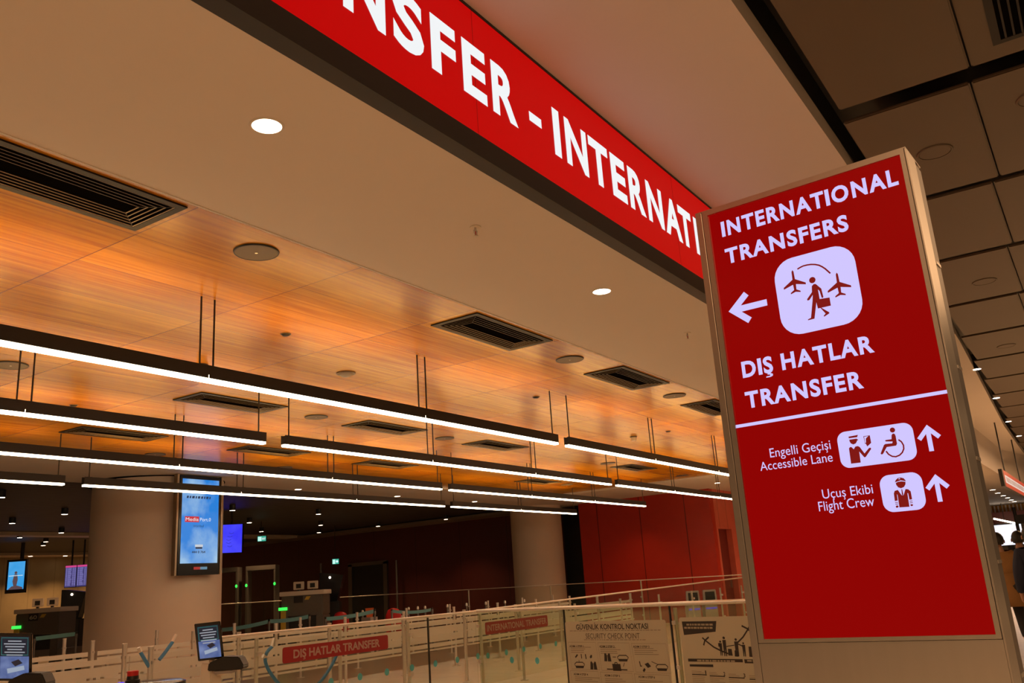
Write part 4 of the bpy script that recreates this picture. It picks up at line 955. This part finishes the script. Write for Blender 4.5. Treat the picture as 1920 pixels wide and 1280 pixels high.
def bpost(x, y, h, label):
    t = thing('belt_post', label, 'post', (x, y, 0), 'dark belt posts in the background')
    MB().cyl(x, y, .015, h, .028, 14).build('tube', STEELD, t, smooth=True)
    MB().lathe(x, y, [(.0, h + .05), (.03, h + .05), (.036, h + .03), (.036, h - .04), (.03, h - .05)], 16).build('belt_head', STEELD, t, smooth=True)
    MB().lathe(x, y, [(.10, .001), (.10, .012), (.05, .022)], 20).build('base_plate', STEELD, t, smooth=True)
    return t
def belt(p, q, label, h=.10, sag=.03):
    p = Vector(p); q = Vector(q); t = thing('retractable_belt', label, 'belt', tuple(p), 'teal retractable belts')
    b = MB(); n = 9; vs = []
    for i in range(n):
        f = i / (n - 1); c = p.lerp(q, f); c.z -= sag * 4 * f * (1 - f)
        nn = Vector((-(q - p).y, (q - p).x, 0)).normalized() * .002
        vs += [c - nn, c + nn, c + nn + Vector((0, 0, h)), c - nn + Vector((0, 0, h))]
    fs = [(i * 4 + k, i * 4 + (k + 1) % 4, i * 4 + 4 + (k + 1) % 4, i * 4 + 4 + k) for i in range(n - 1) for k in range(4)] + [(0, 3, 2, 1), tuple(n * 4 - 4 + k for k in range(4))]
    b.add(vs, fs).build('band', TEAL, t)
    for e in (p, q): MB().box(e.x - .02, e.x + .02, e.y - .02, e.y + .02, e.z - .01, e.z + h + .01).build('end_clip', BLACK, t)
BP = [(-20.64, 16.56, .86), (-19.52, 17.25, 1.0), (-18.57, 17.82, 1.06), (-18.22, 18.08, .96), (-17.08, 18.79, 1.08), (-16.72, 19.08, 1.06), (-15.77, 19.64, 1.03), (-21.78, 12.07, 1.03), (-20.92, 12.59, 1.08)]
bl = ['first right of the big column', 'second right of the big column', 'third right of the big column, near the scanner', 'fourth right of the big column', 'left of the rightmost red chair', 'right of the rightmost red chair', 'at the far right end of the belts', 'behind the left tablet', 'left of the big column']
for (x, y, z), l in zip(BP, bl): bpost(x, y, z, 'dark belt post ' + l)
belt(BP[0], BP[1], 'teal belt just right of the big column'); belt(BP[1], BP[2], 'teal belt right of the big column, second span'); belt(BP[3], BP[4], 'pale teal belt in front of the red chairs'); belt(BP[5], BP[6], 'teal belt farthest right, before the dark wall', .08, .05); belt(BP[7], BP[8], 'teal belt left of the big column, over the slats', .09, .0)
fp0 = None
for i, px in enumerate([-19.51, -19.31, -18.31, -18.07, -17.88, -17.3, -16.8, -16.3, -15.8, -15.3]):
    y = 20.92 + (px + 19.51) * .62; l = 'short dark post with a bright cap before the dark wall, %s from left' % ORD[i]
    if fp0 is None:
        fp0 = thing('capped_post', l, 'post', (px, y, 0), 'capped posts in the background')
        MB().cyl(px, y, 0, 1.05, .03, 12).build('tube', STEELD, fp0, smooth=True); MB().lathe(px, y, [(0, 1.14), (.03, 1.13), (.04, 1.09), (.04, 1.05)], 14).build('cap', POST, fp0, smooth=True)
    else: dup(fp0, (px, y, 0), l)

# ------------------------------------------------------------------ tablets and readers at the bottom left
def tablet(TL, TR, BL, label, base, wedge):
    TL, TR, BL = Vector(TL), Vector(TR), Vector(BL); W = (TR - TL).length; H = (TL - BL).length
    fr = Fr(BL, TR - TL, TL - BL)
    t = thing('passport_reader', label, 'kiosk', (base[0], base[1], 0), 'passport reader kiosks')
    MB().fbox(fr, 0, W - .016, .004, H - .016, -.05, -.012).build('tablet_back', CREAM, t, bevel=.008)
    MB().fbox(fr, .0, W, .0, H, -.012, -.001).build('tablet_bezel', BLACKG, t, bevel=.004)
    s_ = MB().flat(fr, rect(.020, .02, W - .02, H - .025), .0).build('tablet_screen', em('tablet_dark', (.004, .010, .022), 1.0), t)
    MB().flat(fr, rect(.020, .02, W - .02, H * .52), .0008).build('screen_photo', em_noise('tablet_photo', (.06, .10, .26), (.16, .22, .42), 9, 1.0), s_)
    b = MB(); strokes(b, fr, [(.03, H * .55), (W - .03, H * .55), (W - .03, H - .035), (.03, H - .035), (.03, H * .55)], .004, .0012); b.build('notice_border', em('tablet_teal', (.02, .20, .18), 1.0), s_)
    b = MB()
    for k, (f0, f1) in enumerate(((.30, .70), (.18, .82), (.22, .78), (.28, .72), (.2, .8), (.26, .74))):
        z = H - .065 - k * .022; b.flat(fr, rect(W * f0, z, W * f1, z + .009), .0012)
    b.build('notice_lines', em('tablet_white', (.30, .32, .36), 1.0), s_)
    b = MB(); b.flat(fr, [(W * .4, H * .40), (W * .62, H * .46), (W * .74, H * .38), (W * .52, H * .31)], .0014); b.build('passport_drawing', em('tablet_ink', (.012, .012, .02), 1.0), s_)
    MB().flat(fr, [(W * .28, H * .26), (W * .78, H * .33), (W * .80, H * .24), (W * .30, H * .16)], .0012).build('reader_drawing', em('tablet_pale', (.30, .36, .46), 1.0), s_)
    bx, by, bz = base
    MB().box(bx - .07, bx + .07, by - .06, by + .06, bz - .15, bz + .03).build('mount_block', CREAM, t, bevel=.01)
    MB().tube([(bx, by, 0), (bx, by, bz - .15)], .045, 16).build('pedestal', CREAM, t, smooth=True)
    MB().lathe(bx, by, [(.20, .001), (.20, .015), (.05, .03)], 24).build('base_plate', STEELD, t, smooth=True)
    MB().tube([(bx, by, bz), tuple(fr.P(W / 2, H * .1, -.05))], .022, 10).build('neck', CREAM, t)
    wx, wy, wz = wedge; fw = Fr((wx, wy, wz), (.84, .54, 0))
    b = MB(); b.slab(Fr(fw.P(0, 0, .09), (.84, .54, 0)), [(-.15, -.045), (.15, -.05), (.16, -.02), (.12, .055), (-.02, .065), (-.14, .02)], -.16, .0); b.build('document_reader', BLACK, t, bevel=.008)
    MB().fbox(fw, -.10, .06, -.075, -.046, -.06, .07).build('reader_foot', GREYP, t, bevel=.006)
    MB().tube([(bx, by, bz - .07), (wx, wy, wz - .06)], .02, 8).build('reader_arm', CREAM, t)
    return t
tablet((-6.71, 5.11, 1.41), (-6.52, 5.23, 1.42), (-6.75, 5.18, 1.10), 'passport reader with a tilted tablet and dark scanner, in front of the glass', (-6.70, 5.28, 1.05), (-6.54, 5.33, 1.065))
tablet((-7.47, 3.87, 1.45), (-7.25, 4.02, 1.43), (-7.57, 3.92, 1.09), 'passport reader with a tablet at the bottom left corner', (-7.46, 4.02, 1.03), (-7.34, 4.07, 1.075))
t = thing('call_button_stand', 'dark round topped stand with a red button at the bottom edge', 'kiosk', (-6.08, 4.27, 0))
MB().lathe(-6.08, 4.27, [(.0, 1.05), (.20, 1.048), (.235, 1.035), (.235, .98), (.06, .95)], 36).build('top', BLACKG, t, smooth=True)
MB().cyl(-6.08, 4.27, .02, .96, .055, 18).build('pedestal', STEELD, t, smooth=True); MB().lathe(-6.08, 4.27, [(.22, .001), (.22, .02), (.06, .03)], 28).build('base_plate', STEELD, t, smooth=True)
MB().lathe(-6.20, 4.19, [(.05, 1.045), (.052, 1.065), (.042, 1.07), (.04, 1.095)], 24).build('button_body', BLACK, t, smooth=True)
MB().lathe(-6.20, 4.19, [(.040, 1.094), (.040, 1.125), (.036, 1.13), (.0, 1.132)], 24).build('red_button', REDP, t, smooth=True)
MB().cyl(-6.275, 4.145, 1.045, 1.055, .022, 14).build('blue_indicator', em('blue_led', (.12, .08, .8), 1.0), t)

# ------------------------------------------------------------------ far end of the hall, right of the totem
t = thing('overhead_sign', 'red and white hanging overhead sign far off at the right edge', 'sign', (-2.4, 33.5, 3.4))
MB().box(-2.40, -2.30, 29.45, 38.0, 3.40, 3.90).build('case', BLACK, t); MB().box(-2.31, -2.295, 29.75, 37.9, 3.41, 3.895).build('light_panel', em('far_red_panel', (.52, .045, .02), 1.0), t)
fr = Fr((-2.29, 0, 0), (0, 1, 0)); b = MB(); b.flat(fr, rect(29.95, 3.53, 37.8, 3.76), .0); b.build('white_band', em('far_white_band', (.75, .60, .52), 1.0), t)
b = MB(); y = 30.2
while y < 37.5: e = y + random.uniform(.15, .4); b.flat(fr, rect(y, 3.57, e, 3.72), .003); y = e + .12
b.build('lettering', em('far_sign_letters', (.40, .22, .16), 1.0), t)
for y in (31, 36.5): MB().tube([(-2.35, y, 3.9), (-2.35, y, HU)], .02, 8).build('hanger', BLACK, t)
for i, (x, y) in enumerate([(-4.08, 45.53), (-4.15, 48.41), (-4.17, 51.16), (-4.19, 53.58), (-4.24, 56.18), (-4.26, 58.33)]):
    downlight(x, y, HS, .12, 'tiny far downlight right of the totem, %s of the receding row' % ORD[i], 'far downlights right of the totem')
t = thing('advertising_screen', 'bright white advertising screen behind the walkers at right', 'screen', (-5.0, 60, 2.0))
MB().box(-5.9, -4.25, 60.0, 60.15, 1.9, 3.2).build('casing', BLACK, t); fr = Fr((0, 59.99, 0), (1, 0, 0))
MB().flat(fr, rect(-5.85, 1.95, -4.3, 3.12), .0).build('screen', em_noise('far_screen', (.85, .95, 1.2), (.9, .75, .7), 3.0, 1.2), t)
MB().box(-5.2, -4.9, 60.02, 60.4, 0, 1.9).build('leg', BLACK, t)
t = thing('shop_fascia', 'dark red shop fascia above the bright far screen', 'fascia', (-5, 59, 3.2))
MB().box(-6.2, -3.4, 60.2, 60.5, 3.16, 3.86).build('board', mat('dark_red_fascia', (.12, .012, .008), .5), t); MB().tube([(-5.52, 58.7, 3.47), (-4.42, 58.7, 3.1)], .045, 8).build('light_line', TUBE, t)
MB().box(-6.2, -6.1, 60.2, 60.5, 0, 3.16).build('upright', BLACK, t); MB().tube([(-5.0, 58.7, 3.29), (-5.0, 58.7, HS)], .015, 6).build('hanger', BLACK, t)
t = thing('wood_screen', 'warm wooden slatted screen far off above the red fascia', 'screen wall', (-5, 61, 3.9))
MB().box(-9, -2.0, 61.0, 61.2, 3.86, 4.28).build('board', WOOD, t)
for k in range(16): MB().box(-6.4 + k * .2, -6.32 + k * .2, 60.9, 60.999, 3.86, 4.28).build('slat', CREAM, t)
MB().box(-2.2, -2.0, 61.0, 61.2, 0, 3.86).build('upright', BLACK, t)
t = thing('sign_post', 'black pole sign standing against the bright far screen', 'pole', (-3.9, 52.5, 0)); MB().cyl(-3.93, 52.5, 0, 3.75, .08, 10).build('tube', BLACK, t); MB().box(-3.95, -3.1, 52.4, 52.55, 2.9, 3.35).build('board', BLACK, t)

# ------------------------------------------------------------------ people
def skin_obj(name, nodes_, edges, m, parent, root, sub=2):
    names = list(nodes_); off = worldloc(parent); me = bpy.data.meshes.new(name)
    me.from_pydata([tuple(Vector(nodes_[n][0]) - off) for n in names], [(names.index(a), names.index(c)) for a, c in edges], [])
    o = bpy.data.objects.new(name, me); COL.objects.link(o)
    md = o.modifiers.new('skin', 'SKIN'); md.use_smooth_shade = True
    lay = me.skin_vertices[0].data
    for i, n in enumerate(names):
        r_ = nodes_[n][1]; lay[i].radius = (r_, r_) if not isinstance(r_, tuple) else r_; lay[i].use_root = (n == root)
    sd = o.modifiers.new('sub', 'SUBSURF'); sd.levels = sub; sd.render_levels = sub
    bpy.context.view_layer.update()
    m2 = bpy.data.meshes.new_from_object(o.evaluated_get(bpy.context.evaluated_depsgraph_get()))
    o.modifiers.clear(); o.data = m2; m2.materials.clear(); m2.materials.append(m)
    for p in m2.polygons: p.use_smooth = True
    o.parent = parent
    return o
def person(x, y, rz, label, top, bottom, shoe, hgt=1.87, stride=.26, coat=0, bag=None, lean=0.0):
    k = hgt / 1.75; c, s = math.cos(rz), math.sin(rz)
    # local: +b is the walking direction, +a to the person's right
    def q(a, b_, z): return Vector((x + (a * c - b_ * s) * k, y + (a * s + b_ * c) * k, z * k))
    t = thing('person', label, 'person', (x, y, 0))
    n = {}
    def nd(nm, a, b_, z, r_): n[nm] = (q(a, b_, z), r_ * k if not isinstance(r_, tuple) else tuple(i * k for i in r_))
    nd('pel', 0, 0, .93, (.145, .10)); nd('waist', 0, .0, 1.08, (.125, .09)); nd('chest', 0, .01, 1.28, (.155, .105)); nd('neckb', 0, .0, 1.44, .06); nd('neck', 0, .015, 1.50, .052)
    nd('skull', 0, .035, 1.63, (.078, .092)); nd('crown', 0, .03, 1.70, (.06, .07)); nd('jaw', 0, .06, 1.565, .052); nd('nose', 0, .132, 1.60, .013)
    E_ = [('pel', 'waist'), ('waist', 'chest'), ('chest', 'neckb'), ('neckb', 'neck'), ('neck', 'skull'), ('skull', 'crown'), ('neck', 'jaw'), ('skull', 'nose')]
    for sd, sg, ph in (('L', -1, 1), ('R', 1, -1)):
        nd('hip' + sd, sg * .09, 0, .90, .088); nd('knee' + sd, sg * .09, ph * stride * .5 + .03, .50, .058); nd('calf' + sd, sg * .09, ph * stride * .72 - .02, .33, .055); nd('ank' + sd, sg * .09, ph * stride, .09 + (.05 if ph < 0 else 0), .036); nd('ball' + sd, sg * .10, ph * stride + .13, .035, .036); nd('heel' + sd, sg * .09, ph * stride - .05, .045 + (.06 if ph < 0 else 0), .035)
        nd('sh' + sd, sg * .185, 0, 1.40, .062); nd('elb' + sd, sg * .235, -ph * .09, 1.12, .042); nd('wri' + sd, sg * .24, -ph * .09 + .10, .88, .028); nd('palm' + sd, sg * .235, -ph * .09 + .13, .80, (.036, .018))
        E_ += [('pel', 'hip' + sd), ('hip' + sd, 'knee' + sd), ('knee' + sd, 'calf' + sd), ('calf' + sd, 'ank' + sd), ('ank' + sd, 'ball' + sd), ('ank' + sd, 'heel' + sd), ('chest', 'sh' + sd), ('sh' + sd, 'elb' + sd), ('elb' + sd, 'wri' + sd), ('wri' + sd, 'palm' + sd)]
        for f in range(4):
            bb = -ph * .09 + .105 + f * .018; ln = (.062, .075, .072, .056)[f]
            nd('f%d' % f + sd, sg * .232, bb + .004, .765, .0085); nd('g%d' % f + sd, sg * .222, bb + .012, .765 - ln * .55, .008); nd('h%d' % f + sd, sg * .205, bb + .012, .765 - ln, .0068)
            E_ += [('palm' + sd, 'f%d' % f + sd), ('f%d' % f + sd, 'g%d' % f + sd), ('g%d' % f + sd, 'h%d' % f + sd)]
        nd('th' + sd, sg * .215, -ph * .09 + .175, .81, .0105); nd('tk' + sd, sg * .205, -ph * .09 + .19, .77, .009); E_ += [('palm' + sd, 'th' + sd), ('th' + sd, 'tk' + sd)]
    skin_obj('body', n, E_, SKIN, t, 'pel')
    g = {}; gr = lambda nm, f, ex=.014: (n[nm][0], tuple(i * f + ex * k for i in n[nm][1]) if isinstance(n[nm][1], tuple) else n[nm][1] * f + ex * k)
    for nm in ('pel', 'hipL', 'hipR', 'kneeL', 'kneeR', 'calfL', 'calfR', 'ankL', 'ankR'): g[nm] = gr(nm, 1.1)
    skin_obj('trousers', g, [('pel', 'hipL'), ('pel', 'hipR'), ('hipL', 'kneeL'), ('hipR', 'kneeR'), ('kneeL', 'calfL'), ('kneeR', 'calfR'), ('calfL', 'ankL'), ('calfR', 'ankR')], bottom, t, 'pel')
    g = {}
    for nm in ('pel', 'waist', 'chest', 'neckb', 'shL', 'shR', 'elbL', 'elbR', 'wriL', 'wriR'): g[nm] = gr(nm, 1.12, .022)
    skin_obj('jacket', g, [('pel', 'waist'), ('waist', 'chest'), ('chest', 'neckb'), ('chest', 'shL'), ('chest', 'shR'), ('shL', 'elbL'), ('shR', 'elbR'), ('elbL', 'wriL'), ('elbR', 'wriR')], top, t, 'pel')
    if coat:
        b = MB(); nn = 22; vs = []
        for z, ra, rb in ((1.12, .185, .145), (.95, .205, .165), (.78, .235, .20), (coat, .275, .255)):
            for i in range(nn): g_ = 2 * math.pi * i / nn; rr = 1 + .04 * math.sin(5 * g_); vs.append(q(ra * rr * math.cos(g_), rb * rr * math.sin(g_), z))
        b.add(vs, [(r_ * nn + i, r_ * nn + (i + 1) % nn, r_ * nn + nn + (i + 1) % nn, r_ * nn + nn + i) for r_ in range(3) for i in range(nn)]); o = b.build('coat_skirt', top, t, smooth=True); md = o.modifiers.new('thick', 'SOLIDIFY'); md.thickness = .012
    for sd in 'LR':
        g = {'a': (n['heel' + sd][0], .046 * k), 'b': (n['ank' + sd][0] * .45 + n['ball' + sd][0] * .55, .047 * k), 'c': (n['ball' + sd][0], .045 * k)}
        skin_obj('shoe', g, [('a', 'b'), ('b', 'c')], shoe, t, 'a', 1)
    cc = q(0, .012, 1.645); b = MB(); vs = []; nn = 18; rings = [(-.62, 1.0), (-.3, 1.0), (0, 1), (.35, 1), (.7, 1), (.93, 1), (.999, 1)]
    for z, _ in rings:
        rr = math.sqrt(max(.0005, 1 - z * z))
        for i in range(nn):
            g_ = 2 * math.pi * i / nn; fb = math.sin(g_); cut = .80 if (fb > .25 and z < .35) else 1.0
            vs.append(cc + Vector(((.098 * rr * math.cos(g_) * c - .115 * rr * fb * cut * s) * k, (.098 * rr * math.cos(g_) * s + .115 * rr * fb * cut * c) * k, .125 * z * k)))
    b.add(vs, [(r_ * nn + i, r_ * nn + (i + 1) % nn, r_ * nn + nn + (i + 1) % nn, r_ * nn + nn + i) for r_ in range(len(rings) - 1) for i in range(nn)]); b.build('hair', HAIR, t, smooth=True)
    for sg in (-1, 1):
        e = q(sg * .033, .118, 1.632); MB().ell(tuple(e), .010 * k, .010 * k, .007 * k, 10, 6).build('eye', BLACKG, t, smooth=True)
        e = q(sg * .098, .02, 1.615); MB().ell(tuple(e), .012 * k, .022 * k, .032 * k, 10, 6).build('ear', SKIN, t, smooth=True)
    return t, q
p, q = person(-1.68, 17.75, .25, 'person in a long tan coat and dark trousers walking beside the totem', TAN, CLOTHB, BLACK, 1.88, .22, coat=.62)
t = thing('shoulder_bag', 'black bag carried by the person in the tan coat', 'bag', tuple(q(.28, -.02, .85)))
b = MB(); ctr = q(.27, -.03, .98); b.ell(tuple(ctr), .13, .20, .24, 16, 9); b.build('bag_body', CLOTHB, t, smooth=True)
MB().tube([q(.26, .12, 1.12), q(.23, .09, 1.42), q(.16, .0, 1.515), q(.23, -.13, 1.42), q(.27, -.17, 1.12)], .014, 8).build('strap', CLOTHB, t, smooth=True)
person(-1.44, 18.75, .15, 'person in a black jacket seen against the bright far screen', CLOTHB, CLOTHB, BLACK, 1.90, .2)
person(-1.02, 15.4, .1, 'person in navy clothes cut by the right edge of the photo', NAVY, NAVY, BLACK, 1.90, .2)

# low boarding gates seen through the nearest glass, left of the totem
def low_gate(x, y, label):
    t = thing('gate_kiosk', label, 'kiosk', (x, y, 0), 'low gate kiosks by the side door'); fr = Fr((x, y, 0), (.83, .55, 0))
    MB().fbox(fr, -.17, .17, 0, .72, -.5, 0).build('cabinet', GREYP, t, bevel=.02)
    b = MB(); b.slab(fr, [(-.19, .72), (.19, .72), (.17, 1.10), (-.17, 1.10)], -.12, -.02); b.build('head', GREYP, t, bevel=.01)
    MB().fbox(fr, -.13, .13, .84, 1.05, -.02, -.012).build('screen', BLACKG, t)
    MB().fbox(fr, -.15, .15, .60, .64, .0, .01).build('light_strip', em('violet_light', (.10, .06, .55), .8), t)
low_gate(-9.78, 23.45, 'low grey gate kiosk with a dark screen, left one beside the side door')
low_gate(-9.40, 23.72, 'low grey gate kiosk with a dark screen, right one nearest the totem')
